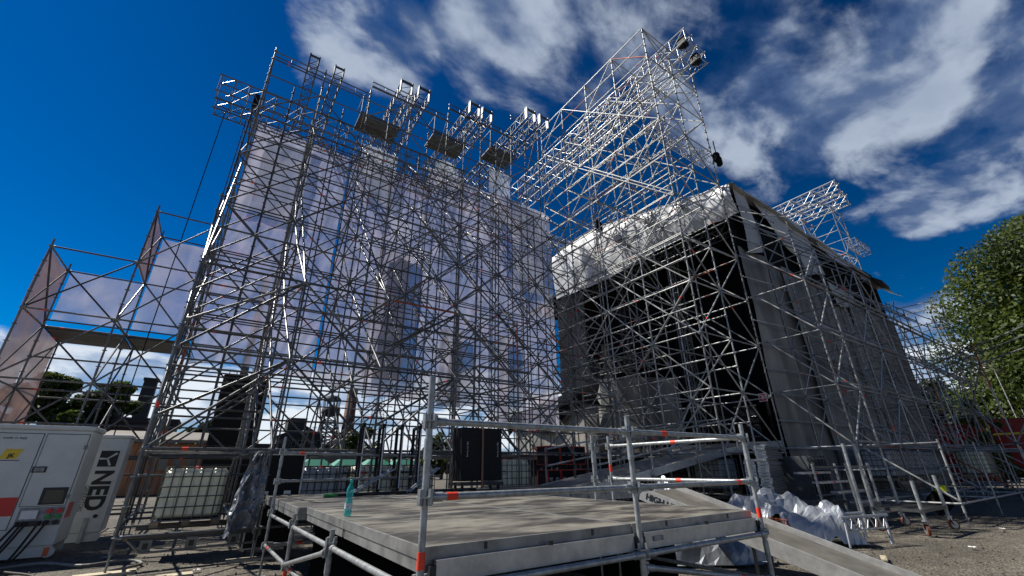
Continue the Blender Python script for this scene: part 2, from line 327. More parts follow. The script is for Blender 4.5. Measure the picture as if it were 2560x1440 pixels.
def post(root, x, y, top, z0=0, r=.028, name='standard_post', near=False, var=None, base=True):
    if var is None: var = random.choice((0, 0, 0, 0, 1, 1, 1, 2))
    k = (round(top-z0, 2), r, near, var, base, STEEL)
    if k not in _pm:
        b = MB(); H = top-z0; n = 14 if near else 8
        if base:
            b.box((-.08, -.08, 0), (.08, .08, .012), 1); b.tube((0, 0, 0), (0, 0, .35), .019, 8, 1); b.tube((0, 0, .3), (0, 0, .33), .035, 6, 1)
        cuts = [.3 if base else 0]; z = cuts[0]
        while z < H-.3: z = min(z+2.0, H); cuts.append(z)
        if len(cuts) == 1: cuts.append(H)
        for i, (a, c) in enumerate(zip(cuts, cuts[1:])):
            mi = 3 if (var == 2 and i == 2) else 0
            b.tube((0, 0, a), (0, 0, c), r, n, mi, i == len(cuts)-2)
            b.tube((0, 0, a), (0, 0, a+.2), r*1.18, n, 0)
            if var == 1 and i % 3 == 1: b.tube((0, 0, a+.5), (0, 0, a+.62), r*1.1, n, 2)
        z = .54-z0 if .54-z0 > 0 else .04
        while z < H-.02: b.lathe([(r, -.006), (.068, -.006), (.068, .006), (r, .006)], 10 if near else 8, 1, (0, 0, z), False); z += .5
        _pm[k] = b.mesh('scaffold_standard', ['galv_near' if near else STEEL, 'coupler', 'tape', 'rust_tube'])
    o = obj(name, _pm[k], root, (x-root.location.x, y-root.location.y, z0-root.location.z)); o.rotation_euler = (0, 0, random.uniform(0, 6)); return o
def truss(root, p, q, w, h, side, name='truss', bays=None, rc=.03, rw=.016, m='alu'):
    # box truss between p and q; side = sideways unit vector, height is perpendicular
    p = Vector(p); q = Vector(q); d = (q-p); L = d.length; d.normalize(); s = Vector(side).normalized(); u = s.cross(d)
    if u.z < 0: u = -u
    b = MB(); n = bays or max(2, round(L/w)); c = lambda i, a, e: d*(L*i/n)+s*(a*w/2)+u*(e*h/2)
    for a in (-1, 1):
        for e in (-1, 1): b.tube(c(0, a, e)-d*.08, c(n, a, e)+d*.08, rc, 7)
    for i in range(n):
        for a in (-1, 1): b.tube(c(i, a, -1 if i % 2 else 1), c(i+1, a, 1 if i % 2 else -1), rw, 5, 0, False)
        for e in (-1, 1): b.tube(c(i, -1 if i % 2 else 1, e), c(i+1, 1 if i % 2 else -1, e), rw, 5, 0, False)
    for i in range(n+1):
        for a in (-1, 1): b.tube(c(i, a, -1), c(i, a, 1), rw, 5, 0, False)
        for e in (-1, 1): b.tube(c(i, -1, e), c(i, 1, e), rw, 5, 0, False)
    return b.build(name, m, root, p-Vector(root.location))
LV = [.54]+[2.04+2*k for k in range(14)]
# ---------------------------------------------------------------- ground
def ground_z(x, y): return 0
b = MB()
def gfn(u, v):
    x = -1+2*u; y = -1+2*v; X = math.copysign(abs(x)**3, x)*700+8; Y = math.copysign(abs(y)**3, y)*700+6
    d = math.hypot(X, Y); z = (noise.noise((X*.5, Y*.5, 0))*.03+noise.noise((X*2, Y*2, 3))*.012-.035) if d < 60 else -.03
    return (X, Y, z)
b.grid(gfn, 150, 150); g = struct(b.build('ground', 'gravel'))
b = MB()
for i in range(5200):
    a = random.uniform(-1.6, .75); d = 3.2+random.random()**1.6*16; x = math.sin(a+.973)*d; y = math.cos(a+.973)*d
    s = random.uniform(.008, .03); c = Vector((x, y, -.02+s*.3)); vs = [c+Vector(w)*s*random.uniform(.6, 1.3) for w in ((1, 0, 0), (0, 1, 0), (-1, 0, 0), (0, -1, 0), (0, 0, .7), (0, 0, -.7))]
    b.add(vs, [(0, 1, 4), (1, 2, 4), (2, 3, 4), (3, 0, 4), (1, 0, 5), (2, 1, 5), (3, 2, 5), (0, 3, 5)])
o = b.build('loose_gravel', 'stone'); o['kind'] = 'stuff'; tag(o, 'loose small stones scattered over the dirt yard', 'gravel')
# ---------------------------------------------------------------- rear scaffold wall, four stepped sections
VR = [11.1, 13.2, 15.25, 17.3, 19.4]
def sheet(name, m, root, fn, nu, nv, loc=None):
    b = MB(); b.grid(fn, nu, nv); return b.build(name, m, root, -Vector(root.location))
def ux(u, k): return u+(.32, .1, 0, 0, 0)[k]   # the front feet are set out a little to the right
def rear_section(label, us, tops, first, step2=1, front=True):
    root = thing('scaffold_tower', label, 'scaffold', (us[0], VR[0], 0), 0, 'rear scaffold wall sections')
    for i, u in enumerate(us):
        if i == 0 and not first: continue
        for k, (v, t) in enumerate(zip(VR, tops)): post(root, ux(u, k), v, t+(.28 if v > 15.3 else .1))
    wall = tops[3]
    for i, u in enumerate(us):
        if i == 0 and not first: continue
        for k in range(4):
            t = min(tops[k], tops[k+1])
            for z in LV:
                if z > t+.05: break
                bar(root, (ux(u, k), VR[k], z), (ux(u, k+1), VR[k+1], z))
                if k < 3 and z+2 <= min(tops[k+1], tops[k]+2.3) and z > 1:
                    bar(root, (ux(u, k), VR[k], z), (ux(u, k+1), VR[k+1], z+2), 'diagonal_brace')
                elif k == 3 and z+2 <= t and (int(z)//2) % 2: bar(root, (u, VR[k+1], z), (u, VR[k], z+2), 'diagonal_brace')
    for j, (a0, c0) in enumerate(zip(us, us[1:])):
        for k, v in enumerate(VR):
            t = tops[k]; a = ux(a0, k); c = ux(c0, k)
            for z in LV:
                if z > t+.05: break
                bar(root, (a, v, z), (c, v, z))
                if k == 3 and z > 2.5 and z+1 < t: bar(root, (a, v, z+1), (c, v, z+1))
                if k == 2 and z > 3 and z+2 <= t: bar(root, (a, v+.06, z+2 if j % 2 == 0 else z), (c, v+.06, z if j % 2 == 0 else z+2), 'diagonal_brace')
                if k == 3 and 3.5 < z < 9 and z+.5 < t: bar(root, (a, v, z+.5), (c, v, z+.5))
                if k in (2, 4) and z > 1 and z+1 < t: bar(root, (a, v, z+1), (c, v, z+1))
                if k == 1 and z+1 < t and j % 2 == 0: bar(root, (a, v, z+1), (c, v, z+1))
                if z+2 <= t+.05 and z > 1:
                    up = (j % 2 == 0) ^ (k == 4)
                    if k in (0, 2, 3, 4) or (k == 1 and z > 5): bar(root, (a, v, z if up else z+2), (c, v, z+2 if up else z), 'diagonal_brace')
                    if k == 0 and j == 0: bar(root, (a, v, z+.6), (c, v, z+2.0), 'diagonal_brace', r=.03)
        # paired top chord with short posts between
        v = VR[3]; a, c = a0, c0; bar(root, (a, v, wall), (c, v, wall)); bar(root, (a, v, wall-.28), (c, v, wall-.28))
        for f in (.33, .67): bar(root, (a+(c-a)*f, v, wall-.28), (a+(c-a)*f, v, wall), 'chord_spacer', r=.018)
    for a, c in zip(us, us[1:]):
        for v, t in ((VR[3], wall-1.6), (VR[4], tops[4])): post(root, (a+c)/2, v, t)
    # sloping rakers in the frames
    for u in us[(0 if first else 1):]:
        bar(root, (ux(u, 0), VR[0]+.05, 6.04 if tops[0] > 6 else tops[0]), (u, VR[3]-.05, 13.0), 'raking_shore', r=.03)
        bar(root, (u, VR[3], wall), (u, VR[4], tops[4]), 'raking_shore')
    return root
U0, D = -1.36, 2.195
uu = [U0+D*k for k in range(8)]
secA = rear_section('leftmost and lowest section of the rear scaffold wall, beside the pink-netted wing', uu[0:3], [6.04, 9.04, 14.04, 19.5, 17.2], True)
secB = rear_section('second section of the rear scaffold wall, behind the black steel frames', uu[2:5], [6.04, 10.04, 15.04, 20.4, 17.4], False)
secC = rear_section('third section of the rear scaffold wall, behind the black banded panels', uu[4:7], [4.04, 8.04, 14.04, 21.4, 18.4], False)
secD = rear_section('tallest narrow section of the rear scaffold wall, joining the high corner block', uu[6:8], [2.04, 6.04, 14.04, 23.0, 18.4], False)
def ridged(x, y, s):
    return 1-2*abs(noise.noise((x, y, s)))
for sec, bays in ((secA, ((U0-.02, .9, 17.1, 5.3), (.78, 2.95, 17.0, 5.1))), (secB, ((3.05, 5.3, 17.3, 4.8), (5.15, 7.4, 17.25, 4.55))), (secC, ((7.35, 9.65, 18.3, 4.6), (9.5, 11.75, 18.2, 4.4))), (secD, ((11.7, 14.1, 18.3, 3.7), (13.95, 16.6, 18.1, 3.4)))):
    for q, (ua, ub, zt, zb) in enumerate(bays):
        sd = random.random()*50
        def f(u, v, ua=ua, ub=ub, zt=zt, zb=zb, sd=sd, q=q):
            sag = .16*math.sin(u*math.pi)*(1-v)
            y = 19.5+.05*q+.20*noise.noise((u*1.6+sd, v*2.2, 1))+.07*ridged(u*3+v*4+sd, v*5-u*2, 3)+.05*ridged(u*7-v*9, v*4+sd, 6)
            return (ua+(ub-ua)*u+.04*noise.noise((sd, v*8, 1)), y, zb+(zt-zb)*v+sag+.10*noise.noise((u*4+sd, 9, 2))*(1-v))
        pn = sheet('net_panel', 'net', sec, f, 26, 56)
        b = MB()
        for uu_ in (0.004, .996): b.path([Vector(f(uu_, k/28))-Vector((0, .02, 0)) for k in range(29)], .02, 4)
        b.path([Vector(f(k/10, .001))-Vector((0, .02, 0)) for k in range(11)], .02, 4)
        b.build('hem_rope', 'pale_ink', pn)
# darker double layers hanging behind the net and pale wrapped shafts at the top
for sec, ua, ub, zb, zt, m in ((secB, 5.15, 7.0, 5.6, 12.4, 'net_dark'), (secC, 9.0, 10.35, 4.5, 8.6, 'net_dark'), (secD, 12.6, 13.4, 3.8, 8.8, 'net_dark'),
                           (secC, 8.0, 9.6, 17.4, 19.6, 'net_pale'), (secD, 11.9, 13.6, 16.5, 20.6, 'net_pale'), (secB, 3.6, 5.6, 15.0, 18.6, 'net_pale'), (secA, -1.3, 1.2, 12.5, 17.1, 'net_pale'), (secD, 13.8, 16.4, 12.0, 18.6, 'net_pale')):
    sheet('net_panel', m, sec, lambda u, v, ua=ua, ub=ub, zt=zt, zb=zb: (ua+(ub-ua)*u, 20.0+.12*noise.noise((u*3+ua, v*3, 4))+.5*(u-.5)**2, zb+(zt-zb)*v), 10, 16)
# overhead trusses along the wall and the cantilever pairs on top
def flat_thing(name, label, cat, loc, group=None): return thing(name, label, cat, loc, 0, group)
t = thing('lighting_truss', 'long box truss hung along the top of the net, sticking out past the left tower', 'truss', (-3.0, 18.3, 16.2))
truss(t, (-3.0, 18.2, 17.1), (8.9, 18.2, 17.1), .55, .9, (0, 1, 0), 'truss_span', m='galv'); truss(t, (-3.0, 18.95, 16.6), (8.9, 18.95, 16.6), .5, .55, (0, 1, 0), 'truss_span', m='galv')
for x in (-2.55, -1.75): MB().tube((0, 0, 0), (0, 0, -13.5), .018, 5).build('hoist_chain', 'black', t, (x+3.0, .1, -.2))
b = MB(); b.box((-.2, -.1, 0), (.0, .25, .75), 0); b.tube((-.1, .1, -.3), (-.1, .1, 0), .03, 6); b.build('chain_hoist', 'black', t, (1.5, 0, .55))
for k, (x, tip, z, far) in enumerate(((.24, 17.6, 20.3, 24), (1.42, 17.6, 20.3, 24), (4.75, 17.0, 20.7, 25), (5.72, 16.9, 20.7, 25), (8.75, 16.6, 21.1, 26), (9.6, 16.6, 21.1, 26), (11.9, 15.3, 21.3, 26), (12.9, 15.3, 21.3, 26))):
    lab = ['dark ladder-like cantilever truss nearest the left tower top', 'dark ladder-like cantilever truss, second from the left tower top', 'silver cantilever truss above the first dark walkway', 'silver cantilever truss just right of the first dark walkway', 'silver cantilever truss above the second dark walkway, left of its pair', 'silver cantilever truss above the second dark walkway, right of its pair', 'silver cantilever truss above the third dark walkway, left of its pair', 'silver cantilever truss nearest the tall corner block'][k]
    t = thing('cantilever_truss', lab, 'truss', (x, tip, z), 0, 'cantilever trusses on the rear wall')
    w = .42 if k < 2 else .62; truss(t, (x, tip, z), (x, far, z), w, w*1.1, (1, 0, 0), 'truss_span', bays=int((far-tip)/.55), m='dark_steel' if k < 2 else 'galv')
    b = MB()
    for sx in (-1, 1): b.box((sx*w*.5-.03, -.12, -w*.6), (sx*w*.5+.03, .1, w*.75))
    b.box((-w*.5, -.1, w*.45), (w*.5, -.02, w*.6)); b.tube((-w*.6, 0, w*.8), (w*.6, 0, w*.8), .03, 6); b.build('end_pulley_frame', 'dark_steel', t)
for k, (x0, x1, z) in enumerate(((2.95, 5.15, 19.45), (7.2, 9.4, 20.3), (11.2, 13.2, 21.2))):
    t = thing('walkway', ['dark scaffold walkway slung under the silver trusses, the leftmost of three', 'dark scaffold walkway in the middle of three near the wall top', 'dark scaffold walkway nearest the tall corner block'][k], 'walkway', (x0, 18.9, z), 0, 'walkways at the top of the wall')
    for i in range(4): MB().box((0, i*.34, 0), (x1-x0, i*.34+.315, .06)).build('steel_board', 'board_steel', t)
    MB().box((0, -.05, .06), (x1-x0, -.02, .24)).build('toe_board', 'board_steel', t)
    for x in (.05, x1-x0-.05): MB().path([(x, 0, 0), (x, 0, 1.5), (x, 1.3, 1.5)], .025, 6).build('side_frame', 'dark_steel', t)
# ---------------------------------------------------------------- left wing with pink net
def left_wing():
    us = [-5.35, -3.28, U0-.12]; vs = [17.3, 19.4, 21.45]; tp = [8.04, 10.04, 10.04]
    root = thing('scaffold_wing', 'low stepped scaffold wing with pink netting left of the rear wall', 'scaffold', (us[0], vs[0], 0))
    for i, u in enumerate(us):
        for v in vs: post(root, u, v, (tp[i] if v < 20 else 6.04)+.35)
    for j, (a, c) in enumerate(zip(us, us[1:])):
        t = tp[j]
        for k, v in enumerate(vs):
            tt = t if k < 2 else 6.04
            for z in LV:
                if z > tt+.05: break
                bar(root, (a, v, z), (c, v, z))
                if z+2 <= tt+.05 and z > 1 and k < 2: bar(root, (a, v, z if k == 0 else z+2), (c, v, z+2 if k == 0 else z), 'diagonal_brace', r=.027)
                if k == 1 and z < 5: bar(root, (a, v, z+1), (c, v, z+1))
    for i, u in enumerate(us):
        for k in range(2):
            tt = tp[i] if k == 0 else 6.04
            for z in LV:
                if z > tt+.05: break
                bar(root, (u, vs[k], z), (u, vs[k+1], z))
                if z+2 <= tt+.05 and z > 1: bar(root, (u, vs[k], z), (u, vs[k+1], z+2), 'diagonal_brace')
        bar(root, (u, 17.3, tp[i]), (u, 19.4, tp[i]-1.9), 'diagonal_brace')
    for j in range(2):
        for i in range(6): MB().box((us[j]+.04, 19.45+i*.333, 5.97), (us[j+1]-.04, 19.45+i*.333+.31, 6.03)).build('steel_board', 'board_steel', root, -Vector(root.location))
    bar(root, (us[0], 19.36, 6.25), (us[2], 19.36, 6.25))
    wv = lambda u, v, s: .05*noise.noise((u*5+s, v*3, s))
    sheet('net_panel', 'net_side', root, lambda u, v: (us[0]-.03+wv(u, v, 1), 17.3+2.1*u, .9+7.1*v), 12, 20)
    sheet('net_panel', 'net_side', root, lambda u, v: (us[0]-.035+wv(u, v, 2), 19.42+2.05*u, .9+5.1*v), 12, 16)
    sheet('net_panel', 'net', root, lambda u, v: (us[0]+.08+1.96*u, 19.46+wv(u, v, 3), 6.32+1.7*v), 12, 12)
    sheet('net_panel', 'net', root, lambda u, v: (us[1]+.06+1.95*u, 19.47+wv(u, v, 4), 6.32+3.65*v), 12, 16)
    sheet('net_panel', 'net_side', root, lambda u, v: (us[1]-.03+wv(u, v, 5), 17.3+2.1*u, 8.0+2.0*v), 8, 8)
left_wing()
STEEL = 'galv_sunlit'
# ---------------------------------------------------------------- tall corner block in front of the stage house
def corner_block():
    us = [13.85, 15.85, 17.9]; vs = [8.25, 10.38, 12.5, 14.6, 16.7]; top = 22.35
    root = thing('corner_scaffold', 'tall bright scaffold block rising to a peak in front of the silver-roofed stage house', 'scaffold', (us[0], vs[0], 0))
    Z = [.54]+[2.04+2.03*k for k in range(11)]
    for i, u in enumerate(us):
        for j, v in enumerate(vs):
            t = top if i < 2 or j < 1 else top-2
            if i == 1 and j == 0: t = top-.9
            if i == 2 and j == 0: t = 22.0
            post(root, u, v, t+.15)
    for i, u in enumerate(us):
        for j, (a, c) in enumerate(zip(vs, vs[1:])):
            for k, z in enumerate(Z):
                bar(root, (u, a, z), (u, c, z))
                if i in (0, 1) and k and k+1 < len(Z): bar(root, (u, a, z+1), (u, c, z+1), 'mid_ledger')  # extra ledgers at mid-lift height
                if i == 0 and k in (5, 6, 7, 8, 9): bar(root, (u+.09, a, z+.12), (u+.09, c, z+.12))
                if k and k+1 < len(Z):
                    if i == 2 and k < 7 and j % 2: continue
                    up = (j+k+i) % 2 if i < 2 else j % 2
                    bar(root, (u, a, Z[k+1] if up else z), (u, c, z if up else Z[k+1]), 'diagonal_brace')
    for j, v in enumerate(vs):
        for i, (a, c) in enumerate(zip(us, us[1:])):
            for k, z in enumerate(Z):
                bar(root, (a, v, z), (c, v, z))
                if k and k+1 < len(Z) and j in (0, 1, 2, 4): bar(root, (a, v, z if (i+k) % 2 else Z[k+1]), (c, v, Z[k+1] if (i+k) % 2 else z), 'diagonal_brace')
    # sloping top ties from the peak
    bar(root, (us[0], vs[0], top), (us[1], vs[0], top-.9), 'top_tie'); bar(root, (us[1], vs[0], top-.9), (us[2], vs[0], 20.3), 'top_tie')
    for a, c in zip(vs, vs[1:]): bar(root, (us[0], a, top), (us[0], c, top), 'top_tie')
    bar(root, (us[0], vs[-1], top), (uu[7], 17.3, 23.0), 'top_tie')
    for z in (6, 12): bar(root, (us[0]-.05, vs[0], z), (us[0]-.05, vs[4], z+8), 'raking_shore', r=.03)
    return root
corner_block()
for k, (x, z) in enumerate(((16.75, 22.9), (17.75, 22.3))):
    t = thing('roof_truss', ['upper of the two bright box trusses projecting at the corner block top', 'lower of the two bright box trusses projecting at the corner block top'][k], 'truss', (x, 7.4, z), 0, 'box trusses on the corner block')
    truss(t, (x, 7.4, z), (x, 24, z), .72, .85, (1, 0, 0), 'truss_span', bays=18, rc=.036, rw=.02)
    b = MB(); b.box((-.2, .15, -.3), (.2, .6, .25)); b.tube((0, .3, -.3), (0, .3, -.8), .03, 6); b.build('chain_motor', 'black', t)
t = thing('short_truss', 'short pale truss hung crosswise low inside the corner block peak', 'truss', (15.6, 9.6, 17.9)); truss(t, (15.6, 9.9, 18.0), (20.6, 9.9, 18.0), .5, .5, (0, 1, 0), 'truss_span')
t = thing('short_truss', 'long pale truss crossing the sky gap below the corner block diagonals', 'truss', (10, 21.5, 16.3)); truss(t, (11, 21.5, 17.6), (23, 21.5, 17.6), .6, .6, (0, 1, 0), 'truss_span')
def hung_motor(label, x, y, z, s=1.0):
    b = MB(); b.cbox((-.28*s, -.2*s, -.35*s), (.12*s, .2*s, .35*s), .1*s); b.cbox((.0, -.18*s, -.6*s), (.3*s, .18*s, .1*s), .09*s); b.tube((0, 0, .3*s), (0, 0, 1.4*s), .025, 6); tag(b.build('chain_motor', 'black_cloth', None, (x, y, z)), label, 'motor', 'bagged chain motors')
hung_motor('black bagged chain motor hanging against the sky just above the silver roof corner', 17.75, 7.95, 15.6, .75)
hung_motor('black bagged chain motor hanging where the silver roof edge meets the scaffold', 17.2, 15.6, 15.6, .9)
# ---------------------------------------------------------------- stage house
def fold(x, z, s): return .15*noise.noise((x*1.3+s, z*.18, s))+.09*math.sin(x*5.2+1.5*noise.noise((x*.5, z*.2, s))*3)
def stage_house():
    root = thing('stage_house', 'big covered stage house with silver roof sheeting and black interior', 'stage', (18, 8, 0)); o_ = -Vector(root.location)
    def part(b, name, m): return b.build(name, m, root, o_)
    # black inside: back drape, side drapes, ceiling, floor
    b = MB(); b.grid(lambda u, v: (22.5+.15*noise.noise((u*14, v, 2)), 8.6+17*u, 2.4+10.6*v), 40, 6); part(b, 'back_drape', 'black_cloth')
    part(MB().grid(lambda u, v: (18.6+20*u, 8.75, 1.4+13.1*v), 6, 4), 'side_drape', 'black_cloth')
    part(MB().grid(lambda u, v: (18.5+20*u, 8.6+17*v, 13.0), 4, 4), 'ceiling_cloth', 'black_cloth')
    for k in range(8): part(MB().box((18.0, 8.6+k*2.1, 2.27), (24, 8.6+k*2.1+2.06, 2.45)), 'floor_panel', 'deck_ply')
    part(MB().box((17.9, 8.3, 2.25), (17.97, 13.2, 2.47)), 'floor_edge_beam', 'rail_alu')
    part(MB().grid(lambda u, v: (18.3, 8.6+17*u, .0+2.2*v), 8, 2), 'skirt_cloth', 'black_cloth')
    # hanging dark inner legs and a fold-away drape
    for y in (12.9, 15.9, 18.6):
        part(MB().grid(lambda u, v: (20.6+.1*noise.noise((u*6, v, y)), y+1.0*u, 2.5+10.2*v), 10, 4), 'masking_leg', 'black_cloth')
    part(MB().grid(lambda u, v: (18.35+.08*noise.noise((u*5, v*2, 8)), 18.6+2.7*u, 3.0+10.3*v), 14, 12), 'end_sheet', 'dark_tarp')
    # silver sheet rolled over the side of the roof
    def side(u, v):
        y = 7.85+13.4*u; top = 14.45+2.2*min(1, u*1.45)**1.1-.25*max(0, u-.7)*6*.3
        z0 = 12.55+.15*math.sin(u*7); z = z0+(top-z0)*v
        x = 18.22-.30*math.sin(v*math.pi*.8)+.10*ridged(y*.45, z*.5, 1)+.05*ridged(y*1.3+z*.5, z*.5-y*.2, 5)+.015*ridged(y*3.4-z*2, z*1.4, 8)
        return (x+(.5*max(0, v-.85)/.15), y, z+.08*noise.noise((y*1.2, 3, v)))
    b = MB(); b.grid(side, 120, 34); rs_ = part(b, 'roof_side_sheet', 'silver_tarp')
    for uu_ in (.17, .33, .5, .66, .83): MB().path([Vector(side(uu_, i/16))-Vector((.015, 0, 0)) for i in range(15)], .016, 4).build('sheet_seam', 'strip_tarp', rs_)
    part(MB().grid(lambda u, v: (18.55+19.5*v, 7.9+13.3*u, 14.45+2.2*min(1, u*1.45)**1.1-1.2*v-.1*math.sin(v*22)), 20, 24), 'roof_sheet', 'silver_tarp')
    # corner return and the strips hanging down the shaded side
    def strip(name, x0, x1, xb0, xb1, zt0, zt1, zb, m='strip_tarp', out=.0, s=0.0):
        def f(u, v):
            xt = x0+(x1-x0)*u; xb = xb0+(xb1-xb0)*u; zt = zt0+(zt1-zt0)*u; zz = zb(u); w = 1-v
            return (xt+(xb-xt)*w, 8.12-out*w*w-.12*math.sin(u*6+w*2.4+s)*w+.06*noise.noise((u*4+s, v*2, 1)), zt+(zz-zt)*w)
        part(MB().grid(f, 18, 14), name, m)
    strip('hanging_strip', 18.95, 20.0, 18.95, 20.5, 14.75, 14.75, lambda u: 10.8+.3*u, s=1)
    strip('hanging_strip', 20.1, 22.9, 23.3, 25.2, 14.76, 14.7, lambda u: 12.6-1.5*u, s=2)
    strip('hanging_strip', 23.0, 26.4, 25.3, 28.0, 14.7, 14.6, lambda u: 11.2+.7*u, s=3)
    strip('hanging_strip', 27.0, 31.8, 29.4, 33.0, 14.6, 14.15, lambda u: 12.6-.1*u, 'silver_tarp', .6, s=4)
    strip('hanging_strip', 32.2, 37.4, 34.0, 38.0, 14.2, 13.7, lambda u: 12.6-.3*u, 'silver_tarp', .9, s=5)
    strip('hanging_strip', 27.6, 31.0, 27.6, 31.0, 11.4, 11.2, lambda u: 9.9+.5*u, s=6)
    part(MB().grid(lambda u, v: (18.5+19.6*u, 8.45, 10.9+3.6*v), 6, 2), 'upper_drape', 'black_cloth')
    # grey sheets on the shaded long side
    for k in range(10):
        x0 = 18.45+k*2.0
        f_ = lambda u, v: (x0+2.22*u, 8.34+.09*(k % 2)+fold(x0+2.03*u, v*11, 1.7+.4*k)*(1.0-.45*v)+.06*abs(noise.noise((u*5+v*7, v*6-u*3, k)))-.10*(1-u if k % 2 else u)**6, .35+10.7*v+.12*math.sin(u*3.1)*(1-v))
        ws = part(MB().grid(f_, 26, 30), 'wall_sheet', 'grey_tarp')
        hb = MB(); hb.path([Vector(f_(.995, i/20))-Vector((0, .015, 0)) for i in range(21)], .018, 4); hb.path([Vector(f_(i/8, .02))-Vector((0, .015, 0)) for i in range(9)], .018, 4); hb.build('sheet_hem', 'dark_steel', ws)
    # curved grey sheet, dark tarpaulin and low grey wall at the opening
    part(MB().grid(lambda u, v: (19.2-1.3*math.sin(u*math.pi*.8)+.06*noise.noise((u*6, v*4, 3)), 13.2+5.0*u, 2.5+3.3*v+.6*u), 24, 10), 'curved_sheet', 'grey_tarp')
    part(MB().grid(lambda u, v: (17.6+.1*noise.noise((u*7, v*3, 6)), 17.6+8.0*u, 2.3+2.6*v), 24, 8), 'low_sheet', 'grey_tarp')
    part(MB().grid(lambda u, v: (17.35-.3*math.sin(v*3)+.25*noise.noise((u*5, v*2, 2)), 16.8+9.2*u, 6.1-1.1*u+(-1.5+.5*math.sin(u*9))*(1-v)), 30, 8), 'slung_tarpaulin', 'black_cloth')
    truss(root, (19.0, 14.2, 7.1), (19.0, 22, 7.1), .45, .7, (1, 0, 0), 'inner_truss', bays=14, m='galv')
    truss(root, (18.9, 8.6, 12.35), (18.9, 21, 12.35), .5, .6, (1, 0, 0), 'front_truss', bays=20, m='galv')
    for y in (12.6, 16.4): truss(root, (19.6, y, 2.4), (19.6, y, 12.6), .45, .45, (0, 1, 0), 'truss_column', bays=18, m='galv')
    return root
stage_house()
# fire point sign by the stage door
t = thing('fire_sign', 'small red and white fire extinguisher sign on the stage door edge', 'sign', (18.2, 8.72, 4.15))
MB().box((-.02, -.16, -.16), (0, .16, .16)).build('sign_plate', 'white_clean', t); MB().box((-.03, -.13, -.13), (-.022, .13, .13)).build('red_field', 'red_paint', t)
b = MB(); b.cbox((-.04, -.03, -.09), (-.032, .03, .05), .003); b.tube((-.036, 0, .05), (-.036, -.06, .09), .012, 5); b.build('extinguisher_symbol', 'white_clean', t)
t = thing('flight_case_stack', 'two black flight cases stacked inside the stage doorway', 'flight case', (19.3, 9.6, 2.45))
for k in range(2):
    c = MB().cbox((0, 0, k*.82), (.8, 1.1, k*.82+.78), .03).build('case', 'black', t)
    for y in (.1, .8): MB().path([(-.02, y, k*.82+.3), (-.05, y, k*.82+.3), (-.05, y+.2, k*.82+.3), (-.02, y+.2, k*.82+.3)], .015, 5).build('handle', 'alu', c)
# ---------------------------------------------------------------- side scaffold along the shaded wall
def side_scaffold():
    us = [18.0+2.07*k for k in range(12)]; vi, vo, vx = 7.95, 6.0, 4.0
    root = thing('side_scaffold', 'long buttress scaffold along the grey-sheeted side of the stage house', 'scaffold', (18, 6, 0))
    ti = [12.6, 12.6, 12.6, 12.2, 12.2, 12.2, 12.2, 12.2, 11.6, 11.8, 11.8, 11.8]; to = [11.2, 10.2, 10.2, 10.2, 10.2, 9.2, 9.2, 9.2, 9.2, 10, 11.8, 11.8]
    Z = [.54]+[2.2+2.03*k for k in range(6)]
    for i, u in enumerate(us):
        if i: post(root, u, vi, ti[i]+.15)
        post(root, u, vo, to[i]+.3)
        for k, z in enumerate(Z):
            if z > to[i]+.3: break
            bar(root, (u, vo, z), (u, vi+(.3 if not i else 0), z))
            if k and z+2 <= ti[i]: bar(root, (u, vo, z), (u, vi, z+2.03), 'diagonal_brace')
            if k == 0 or i in (3, 6): bar(root, (u, vo, z+.9), (u, vi, z+.9))
        bar(root, (u, vo, to[i]), (u, vi, min(ti[i], to[i]+1.9)), 'diagonal_brace')
    for i in range(11):
        a, c = us[i], us[i+1]
        for k, z in enumerate(Z):
            t = min(to[i], to[i+1])
            if z <= t+.3:
                bar(root, (a, vo, z), (c, vo, z))
                if k >= 1: bar(root, (a, vo-.07, z+.14), (c, vo-.07, z+.14))
                if k in (3, 4): bar(root, (a, vo+.07, z+.28), (c, vo+.07, z+.28))
                if k and z+2 <= t+.3 and i % 3 != 1: bar(root, (a, vo, z+2.03 if i % 2 else z), (c, vo, z if i % 2 else z+2.03), 'diagonal_brace')
            if z <= min(ti[i], ti[i+1]):
                a_, v_ = (17.9, 8.2) if i == 0 else (a, vi)
                bar(root, (a_, v_, z), (c, vi, z))
                bar(root, (a_, v_, z+1), (c, vi, z+1))
                if i > 5:
                    bar(root, (a, vi, z+.5), (c, vi, z+.5))
                if k and i % 2: bar(root, (a, vi, z), (c, vi, z+2.03), 'diagonal_brace')
    # outer toe frame
    for i in (0, 2, 4, 6, 8, 10): 
        post(root, us[i]+.3, vx, 2.3); bar(root, (us[i]+.3, vx, 2.2), (us[i]+.3, vo, 2.2)); bar(root, (us[i]+.3, vx, .54), (us[i]+.3, vo, .54)); bar(root, (us[i]+.3, vx, .6), (us[i]+.3, vo, 2.2), 'diagonal_brace')
    for a, c in ((0, 2), (2, 4), (4, 6), (6, 8), (8, 10)): bar(root, (us[a]+.3, vx, .54), (us[c]+.3, vx, .54))
    # long hand rails running on to the right and their props
    for z in (8.1, 8.3, 8.5): bar(root, (us[10], vo, z), (62, 5.6, z-.1), 'long_rail')
    for z in (2.3, 4.3): bar(root, (us[11], vo, z), (56, 5.8, z), 'long_rail')
    for u in (44.5, 49, 53): post(root, u, 5.9, 8.2)
    bar(root, (us[11], vo, 6.2), (44.5, 5.9, 8.2), 'diagonal_brace'); bar(root, (us[11], vo, 8.2), (44.5, 5.9, 6.2), 'diagonal_brace')
    # rails angled out towards the yard
    d = Vector((.535, .845, 0)); P = Vector((30.6, 6.0, 0))
    return root
side_scaffold()
